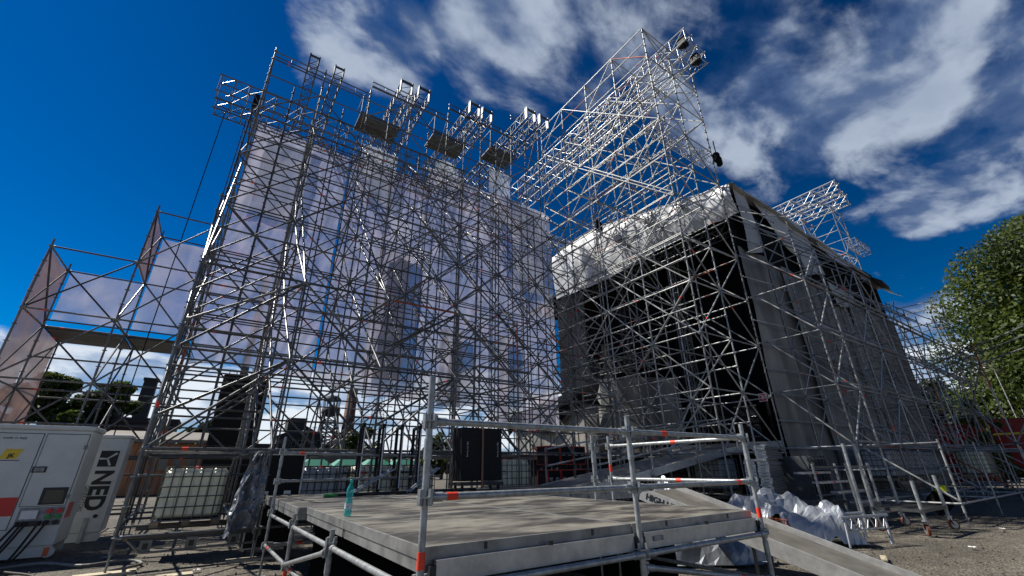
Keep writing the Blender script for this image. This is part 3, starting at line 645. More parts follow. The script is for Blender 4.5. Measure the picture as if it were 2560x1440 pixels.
def yard_wing():
    p = Vector((29.5, 5.6, 0)); q = Vector((22.6, .9, 0))
    root = thing('fence_scaffold', 'low scaffold arm angled out into the yard at the right edge', 'scaffold', tuple(p))
    for f in (0, .45, .9): c = p.lerp(q, f); post(root, c.x, c.y, 6.3)
    for z in (2.3, 5.5, 5.9, 6.2): bar(root, p+Vector((0, 0, z)), q+Vector((0, 0, z)), 'long_rail')
    m = p.lerp(q, .45)
    bar(root, p+Vector((0, 0, 2.3)), m+Vector((0, 0, 5.5)), 'diagonal_brace'); bar(root, p+Vector((0, 0, 5.5)), m+Vector((0, 0, 2.3)), 'diagonal_brace'); bar(root, m+Vector((0, 0, 2.3)), q+Vector((0, 0, 5.5)), 'diagonal_brace')
yard_wing()
# far twin of the corner block behind the roof
def far_block():
    us = [36.2, 38.2]; vs = [8.9, 11.0, 13.0]; root = thing('far_scaffold', 'distant scaffold tower with a white truss peeking over the stage roof', 'scaffold', (us[0], vs[0], 0))
    Z = [2.04+2*k for k in range(10)]
    for u in us:
        for v in vs: post(root, u, v, 20.4)
        for a, c in zip(vs, vs[1:]):
            for k, z in enumerate(Z):
                if z < 9: continue
                bar(root, (u, a, z), (u, c, z)); bar(root, (u, a, z if k % 2 else z+2), (u, c, z+2 if k % 2 else z), 'diagonal_brace') if z < 19 else None
    for v in vs:
        for k, z in enumerate(Z):
            if z < 9: continue
            bar(root, (us[0], v, z), (us[1], v, z)); bar(root, (us[0], v, z if k % 2 else z+2), (us[1], v, z+2 if k % 2 else z), 'diagonal_brace') if z < 19 else None
    for x in (37.0, 38.0): truss(root, (x, 8.2, 21.9-(x-37)*.7), (x, 15.5, 21.9-(x-37)*.7), .8, .9, (1, 0, 0), 'truss_span', bays=9, rc=.05, rw=.03)
    truss(root, (36.0, 8.4, 16.6), (38.6, 8.4, 16.6), .6, .6, (0, 1, 0), 'truss_span', bays=4)
far_block()
# ---------------------------------------------------------------- front platform
RO = .44
def nearbar(root, p, q, name, band=None, r=.0245):
    p = Vector(p); q = Vector(q); d = q-p; L = d.length; b = MB()
    b.tube((0, 0, .06), (0, 0, L-.06), r, 16, 0)
    for z0, z1 in ((.02, .13), (L-.13, L-.02)): b.tube((0, 0, z0), (0, 0, z1), r*1.28, 12, 0)
    b.box((-.012, -.045, -.002), (.012, .045, .06), 0); b.box((-.012, -.045, L-.06), (.012, .045, L+.002), 0)
    if band:
        for t in band: b.tube((0, 0, t), (0, 0, t+.085), r*1.07, 16, 1)
    o = b.build(name, ['galv_near', 'tape'], root, p-Vector(root.location)); o.rotation_mode = 'QUATERNION'; o.rotation_quaternion = d.to_track_quat('Z', 'Y'); return o
def nearpost(root, x, y, top, band=None):
    b = MB(); r = .0245
    b.box((-.09, -.09, -.02), (.09, .09, -.005), 0); b.tube((0, 0, -.02), (0, 0, .4), .019, 10); b.tube((0, 0, .35), (0, 0, top), r, 16)
    for z in (.84, 1.84):
        if z < top-.1: b.tube((0, 0, z-.16), (0, 0, z-.02), r*1.22, 16)
    z = RO
    while z < top-.01:
        b.lathe([(r, -.005), (.061, -.005), (.061, .005), (r, .005)], 16, 0, (0, 0, z), False)
        for k in range(4): a = k*math.pi/2+.4; b.box((.035, -.012, -.05), (.06, .012, .05), 0, Matrix.Translation((0, 0, z))@Matrix.Rotation(a, 4, 'Z'))
        z += .5
    for t in band or (): b.tube((0, 0, t), (0, 0, t+.1), r*1.08, 16, 1)
    if top > 1.5: b.tube((0, 0, top-.0), (0, 0, top-.001), r*.8, 12, 2)
    return b.build('standard_post', ['galv_near', 'tape', 'ink'], root, (x-root.location.x, y-root.location.y, 0))
def platform():
    root = thing('platform', 'low stage platform of dark plywood panels with tube railings in the foreground', 'platform', (1.3, 3.05, 0))
    L = [(1.30, 3.06), (1.26, 5.12), (1.22, 7.2), (1.18, 9.3)]
    nearpost(root, 1.30, 3.0, 2.27, (1.02,)); nearpost(root, 3.42, 3.0, 2.08); nearpost(root, 5.52, 3.0, 2.1, (1.06,))
    for i, (x, y) in enumerate(L[1:3]): nearpost(root, x-.03, y, 1.06, (.32,))
    nearpost(root, L[3][0]-.03, L[3][1], 2.2)
    for z, bd in ((1.94, None), (1.44, (.16,))): nearbar(root, (1.30, 3.0, z), (3.42, 3.0, z), 'guard_rail', bd); 
    nearbar(root, (3.42, 3.0, 1.94), (5.52, 3.0, 1.94), 'guard_rail', (.5,)); nearbar(root, (3.42, 3.0, 1.44), (5.52, 3.0, 1.44), 'guard_rail', (1.75,))
    for a, c in zip(L, L[1:]):
        nearbar(root, (a[0]-.03, a[1], .9), (c[0]-.03, c[1], .9), 'ledger')
        nearbar(root, (a[0]-.03, a[1], .44), (c[0]-.03, c[1], .44), 'ledger', (1.7,))
    nearbar(root, (L[1][0]-.07, L[1][1], .86), (L[2][0]-.07, L[2][1], .46), 'diagonal_brace')
    nearbar(root, (1.30, 2.97, .9), (3.42, 2.97, .9), 'ledger'); nearbar(root, (3.42, 2.97, .9), (5.52, 2.97, .9), 'ledger')
    nearbar(root, (3.42, 3.0, .8), (5.52, 3.0, .44), 'diagonal_brace', (1.5,)); nearbar(root, (1.2, 9.3, .44), (3.3, 9.3, .44), 'ledger', (.45,))
    nearbar(root, (5.52, 3.0, .44), (5.52, 5.1, .44), 'ledger')
    for z in (1.94, 1.44): nearbar(root, (5.52, 3.0, z), (5.58, 5.35, z), 'guard_rail', (1.0,))
    nearpost(root, 5.58, 5.35, 2.1, (1.55,)); nearpost(root, 5.44, 5.6, 2.12)
    # far rail with the two long tubes
    for z in (1.92, 1.44): nearbar(root, (1.15, 9.3, z), (5.3, 11.3, z), 'guard_rail', (.35,) if z > 1.5 else None)
    for x, y in ((3.4, 9.3), (5.56, 9.3), (8.6, 7.2), (8.6, 9.3), (8.6, 11.2), (3.3, 11.2), (5.5, 11.2), (1.2, 11.2)): nearpost(root, x, y, 1.05)
    def panel(x0, y0, x1, y1, z=1.13):
        b = MB(); g = .006
        b.box((x0+g+.03, y0+g+.03, z-.03), (x1-g-.03, y1-g-.03, z), 0)
        for (a, c, d, e) in ((x0+g, y0+g, x1-g, y0+.03), (x0+g, y1-.03, x1-g, y1-g), (x0+g, y0+.03, x0+.03, y1-.03), (x1-.03, y0+.03, x1-g, y1-.03)):
            b.box((a, c, z-.075), (d, e, z+.003), 1); b.box((a+.016 if d-a > .1 else a+.008, c+.016 if e-c > .1 else c+.008, z-.155), (d-.016 if d-a > .1 else d-.002, e-.016 if e-c > .1 else e-.002, z-.076), 1)
        for x in (x0+.5, x1-.5): b.box((x-.012, y0+g-.004, z-.05), (x+.012, y0+g+.002, z-.005), 2)
        b.build('deck_panel', ['deck_ply', 'deck_rim', 'ink'], root, -Vector(root.location))
    for i in range(2):
        for j in range(2): panel(1.33+i*2.07, 3.06+j*2.07, 1.33+(i+1)*2.07, 3.06+(j+1)*2.07)
    for i in range(4):
        for j in range(2): panel(1.22+i*1.86, 7.21+j*2.05, 1.22+(i+1)*1.86, 7.21+(j+1)*2.05, 1.129)
    for nm, fn in (('added_shade_sheet', lambda u, v: (5.58+.03*math.sin(u*40), 4.3+2.9*u, -.02+.95*v)), ('added_shade_sheet', lambda u, v: (1.5+4.0*u, 7.25+.03*math.sin(u*37), -.02+.9*v))): MB().grid(fn, 60, 3).build(nm, 'black_cloth', root, -Vector(root.location))  # added sheets that block light and darken the space under the deck
    # front fascia beams, with a bracket plate at each post
    for x0, x1 in ((1.42, 3.36), (3.5, 5.44)):
        b = MB(); b.box((x0, 3.02, .925), (x1, 3.05, 1.045)); b.box((x0, 3.012, 1.04), (x1, 3.05, 1.058)); b.build('fascia_beam', 'rail_alu', root, -Vector(root.location))
        b = MB(); b.box((x0-.05, 3.005, .9), (x0-.004, 3.055, 1.03)); b.box((x1+.004, 3.005, .9), (x1+.05, 3.055, 1.03)); b.box(((x0+x1)/2-.02, 3.0, 1.06), ((x0+x1)/2+.02, 3.02, 1.09)); b.build('clamp_plate', 'ink', root, -Vector(root.location))
    b = MB(); b.box((3.62, 3.008, .98), (3.76, 3.014, 1.02)); b.build('maker_plate', 'coupler', root, -Vector(root.location))
platform()
def ramp_up():
    root = thing('access_ramp', 'wide plywood ramp climbing from the platform to the stage door', 'ramp', (8.7, 9.3, 0))
    x0, x1, z0, z1 = 8.72, 17.7, 1.12, 2.46; o_ = -Vector(root.location)
    zz = lambda x: z0+(z1-z0)*(x-x0)/(x1-x0)
    n = 5
    for k in range(n):
        a = x0+(x1-x0)*k/n; c = x0+(x1-x0)*(k+1)/n
        MB().add([(a+.006, 9.3, zz(a)), (c-.006, 9.3, zz(c)), (c-.006, 11.3, zz(c)), (a+.006, 11.3, zz(a)), (a+.006, 9.3, zz(a)-.04), (c-.006, 9.3, zz(c)-.04), (c-.006, 11.3, zz(c)-.04), (a+.006, 11.3, zz(a)-.04)], [(0, 1, 2, 3), (7, 6, 5, 4), (0, 4, 5, 1), (2, 6, 7, 3), (1, 5, 6, 2), (0, 3, 7, 4)]).build('ramp_panel', 'ramp_board', root, o_)
    for y in (9.24, 11.3):
        b = MB(); a, c = x0, x1; b.add([(a, y, zz(a)+.02), (c, y, zz(c)+.02), (c, y+.055, zz(c)+.02), (a, y+.055, zz(a)+.02), (a, y, zz(a)-.2), (c, y, zz(c)-.2), (c, y+.055, zz(c)-.2), (a, y+.055, zz(a)-.2)], [(0, 1, 2, 3), (7, 6, 5, 4), (0, 4, 5, 1), (2, 6, 7, 3), (1, 5, 6, 2), (0, 3, 7, 4)]); b.build('side_beam', 'rail_alu', root, o_)
    for x in (9.0, 11.4, 13.8, 16.4):
        for y in (9.18, 11.42):
            post(root, x, y, zz(x)+1.05, r=.0245)
    for y in (9.18, 11.42):
        for dz in (.5, 1.0): bar(root, (9.0, y, zz(9)+dz), (16.4, y, zz(16.4)+dz), 'hand_rail')
    for x in (11.4, 13.8): bar(root, (x, 9.18, zz(x)-.15), (x+2.2, 9.18, .2), 'diagonal_brace')
ramp_up()
def channel_ramp():
    A = Vector((7.16, 5.69, 1.21)); B = Vector((7.96, 2.27, .04)); d = (B-A); L = d.length; d.normalize(); s = Vector((0, 0, 1)).cross(d).normalized(); n = d.cross(s); n = -n if n.z < 0 else n
    root = thing('loading_ramp', 'narrow aluminium loading ramp lettered HIGH LITE TOURING sloping down to the dirt', 'ramp', tuple(A))
    w = .68; P = lambda t, x, z: d*(L*t)+s*x+n*z
    for k in range(6):
        t0, t1 = k/6, (k+1)/6
        b = MB(); b.add([P(t0, -w, 0), P(t1, -w, 0), P(t1, w, 0), P(t0, w, 0), P(t0, -w, -.03), P(t1, -w, -.03), P(t1, w, -.03), P(t0, w, -.03)], [(0, 1, 2, 3), (7, 6, 5, 4), (0, 4, 5, 1), (2, 6, 7, 3), (1, 5, 6, 2), (0, 3, 7, 4)]); 
        b.build('tread_plate', ['ramp_ply', 'rail_alu'], root)
    for sg in (-1, 1):
        b = MB(); x0, x1 = sg*(w+.004), sg*(w+.07)
        pts = [P(t, x, z) for t, hi in ((0, .0), (.05, .08), (1, .08)) for (x, z) in ((x0, hi), (x1, hi), (x1, -.12), (x0, -.12))]
        fs = []
        for k in range(2):
            for i in range(4): j = (i+1) % 4; fs.append((k*4+i, k*4+j, k*4+4+j, k*4+4+i))
        fs += [(0, 1, 2, 3), (11, 10, 9, 8)]; b.add(pts, fs); b.build('side_rail', 'rail_alu', root)
    # which flank faces the platform: lettering on the inner face of the left-hand rail
    side = -1 if s.x > 0 else 1
    letter('HIGH LITE TOURING', .135, 'ink', root, face_mtx(P(.03, side*(w+.073), -.07), d, n), bold=.004)
    for t in (.3, .75): MB().tube(P(t, -w, -.1), P(t, w, -.1), .02, 6).build('cross_tube', 'rail_alu', root)
    b = MB(); b.tube(P(.45, -.4, -.05), P(.45, -.4, -.05)-Vector((0, 0, .6)), .025, 8); b.tube(P(.45, .4, -.05), P(.45, .4, -.05)-Vector((0, 0, .6)), .025, 8); b.build('prop', 'galv', root)
channel_ramp()
# ---------------------------------------------------------------- generators
def seam(b, x0, x1, z0, z1, y, w=.012, mi=0):
    for a, c in (((x0, z0), (x1, z0+w)), ((x0, z1-w), (x1, z1)), ((x0, z0), (x0+w, z1)), ((x1-w, z0), (x1, z1))): b.box((a[0], y, a[1]), (c[0], y+.004, c[1]), mi)
def generator_near():
    Y = 13.9; root = thing('generator', 'white generator cabinet with red stripe and socket panel at the left edge', 'generator', (-2.28, Y, 0)); o_ = -Vector(root.location)
    def part(b, n, m, par=None): return b.build(n, m, par or root, o_ if par is None else (0, 0, 0))
    x0, x1 = -5.7, -2.28
    part(MB().cbox((x0, Y, .22), (x1, Y+1.15, 2.5), .02), 'cabinet', 'white_paint')
    part(MB().cbox((x0-.02, Y-.03, 2.503), (x1+.03, Y+1.18, 2.6), .02), 'roof_cap', 'white_paint')
    b = MB(); b.box((x0, Y+.03, .02), (x1-.02, Y+.1, .217)); b.box((x0, Y+1.05, .02), (x1-.02, Y+1.12, .217)); b.tube((x1-.06, Y+.02, .1), (x1-.06, Y+.1, .1), .1, 14); part(b, 'skid_base', 'white_paint')
    part(MB().box((x1-.13, Y-.004, .03), (x1-.05, Y+.028, .19)), 'reflector', 'orange_refl')
    for a, c, z0 in ((-4.6, -3.07, .55), (-3.03, -2.32, .97)):
        b = MB(); b.box((a+.012, Y-.014, z0+.012), (c-.012, Y-.002, 2.41), 0); seam(b, a, c, z0, 2.425, Y-.006, .012, 1); part(b, 'door', ['white_paint', 'ink'])
    b = MB(); b.box((-3.05, Y-.03, 1.63), (-2.83, Y-.015, 1.75), 0); b.box((-3.02, Y-.034, 1.65), (-2.86, Y-.031, 1.73), 1); part(b, 'door_latch', ['ink', 'coupler'])
    b = MB(); b.cbox((-2.76, Y-.03, 1.0), (-2.36, Y-.015, 1.33), .007, 0); b.box((-2.66, Y-.034, 1.04), (-2.40, Y-.031, 1.22), 1); b.box((-2.70, Y-.033, 1.03), (-2.42, Y-.0305, 1.28), 2); part(b, 'window', ['ink', 'glass_dark', 'glass_dark'])
    for z in (2.1, 1.1): part(MB().box((-2.36, Y-.03, z), (-2.3, Y-.003, z+.09)), 'hinge', 'coupler')
    part(MB().box((x0, Y-.018, .81), (-3.085, Y-.0152, 1.16)), 'red_stripe', 'red_paint')
    part(MB().box((x1+.001, Y+.03, .72), (x1+.006, Y+.5, 1.02)), 'red_stripe', 'red_paint')
    b = MB(); b.box((-3.0, Y-.01, .60), (-2.31, Y-.002, .955), 0); b.box((-2.95, Y-.05, .74), (-2.7, Y-.012, .9), 1); b.box((-2.97, Y-.09, .61), (-2.6, Y-.012, .70), 2); part(b, 'socket_panel', ['coupler', 'white_clean', 'ink'])
    for i in range(2):
        for j in range(3): b = MB(); b.tube((-2.53+i*.15, Y-.07, .88-j*.11), (-2.53+i*.15, Y-.012, .88-j*.11), .048, 12); part(b, 'socket', 'red_paint' if j == 0 else 'green_paint' if j == 1 else 'ink')
    for i, (xs, xe) in enumerate(((-2.93, -3.25), (-2.86, -3.1), (-2.8, -3.05), (-2.62, -2.8), (-2.5, -2.75))):
        b = MB(); pts = [Vector((xs+(xe-xs)*t, Y-.1-.35*t*t-.1*math.sin(t*3), .66*(1-t)**1.3+.03)) for t in [k/8 for k in range(9)]]; b.path(pts, .022, 7); part(b, 'power_cable', 'rubber')
    b = MB(); b.add([(-3.62, Y-.018, 1.9), (-3.36, Y-.018, 1.9), (-3.3, Y-.018, 2.1), (-3.56, Y-.018, 2.1)], [(0, 1, 2, 3)]); part(b, 'yellow_badge', 'yellow')
    letter('JK', .11, 'ink', root, face_mtx((-1.22, -.021, 1.93), (1, 0, 0), (0, 0, 1)), bold=.003)
    letter('made in Italy', .07, 'ink', root, face_mtx((-1.40, -.017, 2.30), (1, 0, 0), (0, 0, 1)), width=.36)
    part(MB().box((-3.62, Y-.018, 1.865), (-3.3, Y-.016, 1.88)), 'badge_line', 'ink')
    return root
generator_near()
def generator_far():
    Y = 16.3; k = Y/17.1; root = thing('generator', 'second white generator lettered NED GENERATORS, standing behind the first', 'generator', (-1.9, Y, 0)); o_ = -Vector(root.location)
    part = lambda b, n, m: b.build(n, m, root, o_)
    x0, x1 = -4.4, -1.87
    part(MB().cbox((x0, Y, .2), (x1, Y+.75, 2.48), .02), 'cabinet', 'white_paint'); part(MB().cbox((x0-.02, Y-.03, 2.483), (x1+.03, Y+.78, 2.56), .015), 'roof_cap', 'white_paint')
    b = MB(); b.box((x0, Y+.02, .0), (x1-.03, Y+.08, .197)); b.tube((x1-.08, Y+.01, .1), (x1-.08, Y+.08, .1), .09, 12); part(b, 'skid_base', 'white_paint')
    part(MB().box((-2.28, Y-.03, -.02), (-2.2, Y-.004, .55)), 'upright_bar', 'rail_alu')
    # black square emblem with a three-armed mark
    part(MB().box((-2.39, Y-.006, 1.76), (-2.01, Y-.002, 2.16)), 'emblem_field', 'ink')
    b = MB(); c = Vector((-2.22, Y-.009, 1.96))
    for (dx, dz) in ((-.16, .0), (.17, .14), (.09, -.17)):
        e = c+Vector((dx, 0, dz)); d = (e-c).normalized(); n = Vector((-d.z, 0, d.x))*.018; b.add([c-n, e-n*1.4, e+n*1.4, c+n], [(0, 1, 2, 3)])
    part(b, 'emblem_mark', 'pale_ink')
    dn = (0, 0, -1); up = (1, 0, 0)
    letter('NED', .52, 'ink', root, face_mtx((-2.36+1.9, -.006, 1.68), dn, up), bold=.02, width=.95)
    letter('GENERATORS', .12, 'ink', root, face_mtx((-2.47+1.9, -.006, 1.31), dn, up), width=.6)
    part(MB().tube((-2.08, Y-.02, .58), (-2.08, Y-.002, .58), .045, 12), 'cable_port', 'ink')
generator_far()
# ---------------------------------------------------------------- liquid containers in wire cages
def ibc(label, x, y, z, m='ibc', rz=0, w=1.2, d=1.0, h=1.0, group='caged liquid tanks used as ballast'):
    root = thing('caged_tank', label, 'tank', (x, y, z), rz, group)
    b = MB(); b.cbox((.03, .03, .15), (w-.03, d-.03, .15+h-.04), .07)
    for i in range(4):
        x0 = .08+i*(w-.12)/4; b.cbox((x0, .012, .2), (x0+(w-.12)/4-.04, d-.012, h+.06), .025); b.cbox((x0, .06, h+.0), (x0+(w-.12)/4-.04, d-.06, h+.125), .02)
    b.build('tank_body', m, root)
    b = MB(); r = .011
    for k in range(6):
        zz = .17+k*(h-.02)/5; b.path([(0, 0, zz), (w, 0, zz), (w, d, zz), (0, d, zz), (0, 0, zz)], r, 6)
    for i in range(8):
        xx = i*w/7; b.tube((xx, -.008, .13), (xx, -.008, .17+h), r, 6); b.tube((xx, d+.008, .13), (xx, d+.008, .17+h), r, 6)
    for i in range(1, 6):
        yy = i*d/6; b.tube((-.008, yy, .13), (-.008, yy, .17+h), r, 6); b.tube((w+.008, yy, .13), (w+.008, yy, .17+h), r, 6)
    b.build('cage', 'galv', root)
    for i in range(3): MB().box((i*(w-.14)/2, 0, 0), (i*(w-.14)/2+.14, d, .1)).build('pallet_foot', 'wood', root)
    MB().box((0, 0, .1), (w, d, .125)).build('pallet_top', 'dark_steel', root)
    MB().lathe([(0, .03), (.1, .03), (.1, 0), (.11, -.02)], 14, 0, (w/2, d/2, h+.14)).build('lid', 'red_paint', root)
    return root
ibc('creamy caged tank on steel beams inside the leftmost tower foot', -.68, 12.3, .56)
ibc('shaded grey caged tank behind the bottle, left of its pale neighbour', 2.2, 13.2, .56, 'ibc_grey'); ibc('pale caged tank behind the black steel frames, left of two', 3.5, 13.3, .58, 'ibc'); ibc('pale caged tank behind the black steel frames, right of two', 4.85, 13.3, .58, 'ibc')
ibc('pale caged tank between the black panels and the red-edged flight cases', 7.85, 12.5, .75, 'ibc', h=1.0, w=1.35)
ibc('dark caged tank under the stage floor beside the stacked steel planks', 16.3, 9.3, .7, 'ibc_grey', R(90))
for k in range(5):
    ibc(['blue-grey caged tank at the near end of the ballast row under the side scaffold', 'second caged tank of the ballast row under the side scaffold', 'third caged tank of the ballast row under the side scaffold', 'fourth caged tank of the ballast row under the side scaffold', 'pale caged tank at the far right end of the ballast row'][k], [22.6, 24.2, 25.8, 27.4, 30.4][k], [6.5, 6.5, 6.5, 6.5, 5.2][k], 1.0, 'ibc_grey' if k < 4 else 'ibc', 0, 1.3)
def beams(label, x0, x1, y0, y1, z, n=3):
    root = thing('ballast_frame', label, 'frame', (x0, y0, 0), 0, 'steel frames under the tanks')
    for k in range(2):
        y = (y0, y1)[k]; b = MB(); b.box((0, y-y0-.05, z-.1), (x1-x0, y-y0+.05, z-.09)); b.box((0, y-y0-.05, z-.01), (x1-x0, y-y0+.05, z)); b.box((0, y-y0-.01, z-.09), (x1-x0, y-y0+.01, z-.01)); b.build('beam', 'galv', root)
    for i in range(n):
        x = (x1-x0)*(i+.5)/n; b = MB(); b.box((x-.09, -.06, z-.3), (x+.09, -.04, z-.1)); b.box((x-.04, -.065, z-.25), (x+.04, -.058, z-.15), 1); b.build('lug_plate', ['galv', 'ink'], root)
    MB().path([(0, -.05, z-.02), (.3, -.05, z-.3), (x1-x0, -.05, z-.28)], .022, 7).build('lower_tube', 'galv', root)
beams('steel beam frame carrying the creamy tank under the leftmost tower', -.95, 1.15, 11.35, 13.2, .55); beams('long steel beam frame carrying the ballast row under the side scaffold', 21.8, 33, 6.3, 7.6, 1.0, 8); beams('steel beam frame carrying the tanks behind the platform', 1.9, 9.6, 12.2, 14.1, .56, 6)
def pad(x, y, s=.3): return MB().box((-s, -.12, 0), (s, .12, .05))
for k, (x, y) in enumerate(((-1.04, 11.1), (1.15, 11.1), (3.35, 11.1), (-.2, 10.2))):
    tag(pad(0, 0, .42).build('timber_pad', 'pale_wood', None, (x, y, -.03), R(random.uniform(-25, 25))), ['timber pad under the leftmost tower front leg', 'timber pad under the tower leg beside the black flight case', 'timber pad under the tower leg behind the platform rail', 'loose timber board lying on the dirt near the leftmost tower'][k], 'board', 'timber pads')
# ---------------------------------------------------------------- cases, frames and panels round the platform
def flight_case(label, x, y, z, w, d, h, rz=0, edge='alu', group=None, n=1, hand=True):
    root = thing('flight_case', label, 'flight case', (x, y, z), rz, group)
    MB().box((.015, .015, .1), (w-.015, d-.015, h-.015)).build('case_body', 'black', root)
    b = MB(); e = .03
    for xx in (0, w-e):
        for yy in (0, d-e): b.box((xx, yy, .09), (xx+e, yy+e, h))
    for zz in (.09, h-e):
        for yy in (0, d-e): b.box((e, yy+.002, zz+.002), (w-e, yy+e-.002, zz+e-.002))
        for xx in (0, w-e): b.box((xx+.002, e, zz+.002), (xx+e-.002, d-e, zz+e-.002))
    b.build('edge_trim', edge, root)
    if hand:
        for xx in (w*.25, w*.72):
            b = MB(); b.box((xx-.07, -.004, h*.55), (xx+.07, .012, h*.55+.11), 0); b.path([(xx-.05, -.02, h*.55+.03), (xx+.05, -.02, h*.55+.03)], .012, 6, 1); b.build('handle', ['alu', 'ink'], root)
    for xx in (.1, w-.1):
        for yy in (.1, d-.1): MB().tube((xx-.02, yy, .045), (xx+.02, yy, .045), .045, 10).build('caster', 'rubber', root)
    return root
flight_case('tall black flight case wrapped by silver sheeting left of the platform', .98, 11.5, .02, .95, .8, 1.95, 0)
for i in range(3):
    flight_case(['red-edged black flight case, left of three on the upper row', 'red-edged black flight case, middle of three on the upper row', 'red-edged black flight case, right of three on the upper row'][i], 9.92+i*.62, 12.5, 1.62, .6, .6, .72, 0, 'red_paint', 'red-edged flight cases')
    flight_case(['red-edged black flight case, left of three on the lower row', 'red-edged black flight case, middle of three on the lower row', 'red-edged black flight case, right of three on the lower row'][i], 9.92+i*.62, 12.5, .75, .6, .6, .8, 0, 'red_paint', 'red-edged flight cases')
def black_frame(k, x, y):
    root = thing('display_frame', ['leftmost of four black upright steel frames on the platform', 'second from left of four black upright steel frames', 'third from left of four black upright steel frames', 'rightmost of four black upright steel frames'][k], 'frame', (x, y, 1.14), R(-12), 'black steel frames on the platform')
    MB().box((-.035, 0, 0), (.035, .06, 1.4)).build('upright', 'black', root); MB().box((-.035, .9, 0), (.035, .96, 1.4)).build('upright', 'black', root)
    MB().box((-.034, .002, 1.4), (.034, .958, 1.46)).build('top_rail', 'black', root); MB().box((-.034, .062, .0), (.034, .898, .06)).build('bottom_rail', 'black', root)
    MB().box((.008, -.006, .08), (.032, -.001, 1.36)).build('worn_edge', 'pale_ink', root); MB().add([(.0, .04, 1.2), (.02, .04, 1.2), (.02, .22, 1.4), (0, .22, 1.4)], [(0, 1, 2, 3)]).build('gusset', 'pale_ink', root)
    b = MB(); b.tube((.0, .06, .9), (.0, .9, .05), .018, 6); b.build('brace', 'dark_steel', root)
for k in range(4): black_frame(k, 2.82+k*.45, 10.15)
for k, (p, q) in enumerate((((2.5, 9.6, 1.16), (3.4, 9.75, 1.62)), ((3.72, 9.6, 1.16), (4.5, 9.8, 1.64)))):
    o = MB().tube((0, 0, 0), Vector(q)-Vector(p), .025, 8).tube((.06, -.02, 0), Vector(q)-Vector(p)+Vector((.06, -.02, 0)), .02, 8).build('prop_tube', 'galv_near', None, p); tag(o, ['paired tubes leaning against the leftmost black frames', 'paired tubes leaning against the rightmost black frame'][k], 'tube', 'leaning tubes')
o = MB().tube((0, 0, 0), (3.4, .35, .0), .03, 10).tube((-.14, -.015, 0), (.12, .012, 0), .031, 10, 1).build('black_pipe', ['ink', 'green_paint'], None, (2.15, 9.45, 1.165)); tag(o, 'long black pipe with a green end lying across the back of the platform', 'pipe')
def panel_stack():
    root = thing('panel_cart', 'upright black panels strapped together on a low dolly at the back of the platform', 'cart', (5.25, 10.0, 1.13), R(-2))
    for i, (a, c) in enumerate(((0, .57), (.59, 1.16))):
        for j in range(4): MB().cbox((a, .02+j*.14, .2), (c, .02+j*.14+.12, 1.46), .012).build('panel', 'black', root)
    MB().box((.555, -.008, .02), (.605, .012, 1.47)).build('wood_strap', 'shed_wood', root)
    MB().box((-.03, 0, .1), (1.2, .62, .17)).build('dolly_deck', 'ink', root)
    for xx in (.08, 1.1):
        for yy in (.1, .5): MB().tube((xx-.02, yy, .05), (xx+.02, yy, .05), .05, 12).build('caster', 'rubber', root)
    MB().path([(1.17, .0, .35), (1.25, -.05, .35), (1.25, -.05, .42), (1.17, 0, .42)], .012, 6).build('ring', 'coupler', root)
    for x in (.14, 1.02): letter('High Lite Touring', .062, 'pale_ink', root, face_mtx((x, .017, 1.12), (0, 0, -1), (1, 0, 0)), width=.36)
panel_stack()
def bottle():
    root = thing('water_bottle', 'turquoise plastic water bottle standing on the platform edge', 'bottle', (1.47, 5.55, 1.134))
    prof = [(0, .002), (.034, .0), (.042, .012), (.042, .05), (.038, .06), (.042, .07), (.042, .135), (.033, .165), (.030, .185), (.036, .21), (.042, .245), (.041, .275), (.032, .30), (.016, .33), (.014, .345), (.014, .355)]
    MB().lathe(prof, 24).build('bottle_body', 'bottle_pet', root)
    MB().lathe([(0, .38), (.016, .38), (.0175, .375), (.0175, .353), (.013, .351)], 18).build('cap', 'bottle_cap', root)
    MB().lathe([(.0428, .075), (.0428, .132)], 24).build('paper_label', 'bottle_label', root)
    b = MB()
    for k in range(9):
        a = 3.9+k*.09; r = .0434; h = .112-.03*math.sin(k/8*math.pi); 
        if k < 8:
            a2 = a+.09; h2 = .112-.03*math.sin((k+1)/8*math.pi); b.add([(r*math.cos(a), r*math.sin(a), h), (r*math.cos(a2), r*math.sin(a2), h2), (r*math.cos(a2), r*math.sin(a2), h2+.007), (r*math.cos(a), r*math.sin(a), h+.007)], [(0, 1, 2, 3)])
    b.build('label_mark', 'ink', root)
bottle()
# ---------------------------------------------------------------- crumpled silver sheets
def ridge(x, y, s):
    z = 0; a = 1; f = 1
    for o in range(4):
        z += a*(1-2*abs(noise.noise((x*f+s*3.1+o*7, y*f-s, s+o)))) ; f *= 1.9; a *= .5
    return z
def crumple(name, label, cx, cy, sx, sy, h, seed, z0=0, rz=0, n=20, m='silver_crumple', fq=1.35, amp=.30):
    def f(u, v):
        x = (u-.5)*2; y = (v-.5)*2; q = .35*noise.noise((math.atan2(y, x)*1.3, seed, 0)); r = math.hypot(x, y)*(1+q); e = max(0, 1-r**3)**.55
        wx = .25*noise.noise((x*1.7, y*1.7, seed)); wy = .25*noise.noise((x*1.7, y*1.7, seed+5))
        k = ridge((x+wx)*fq*sx*.7, (y+wy)*fq*sy*.7, seed)
        z = h*e*(.6+.55*noise.noise((x*1.9+seed, y*1.9, 1)))+amp*k*(.2+.8*e)
        return ((x+wx*.5)*sx, (y+wy*.5)*sy, max(.012+.01*noise.noise((x*9, y*9, 1)), z-.04))
    b = MB(); b.grid(f, n, n, 0, False); return tag(b.build(name, m, None, (cx, cy, z0), rz), label, 'tarpaulin', 'crumpled silver sheets')
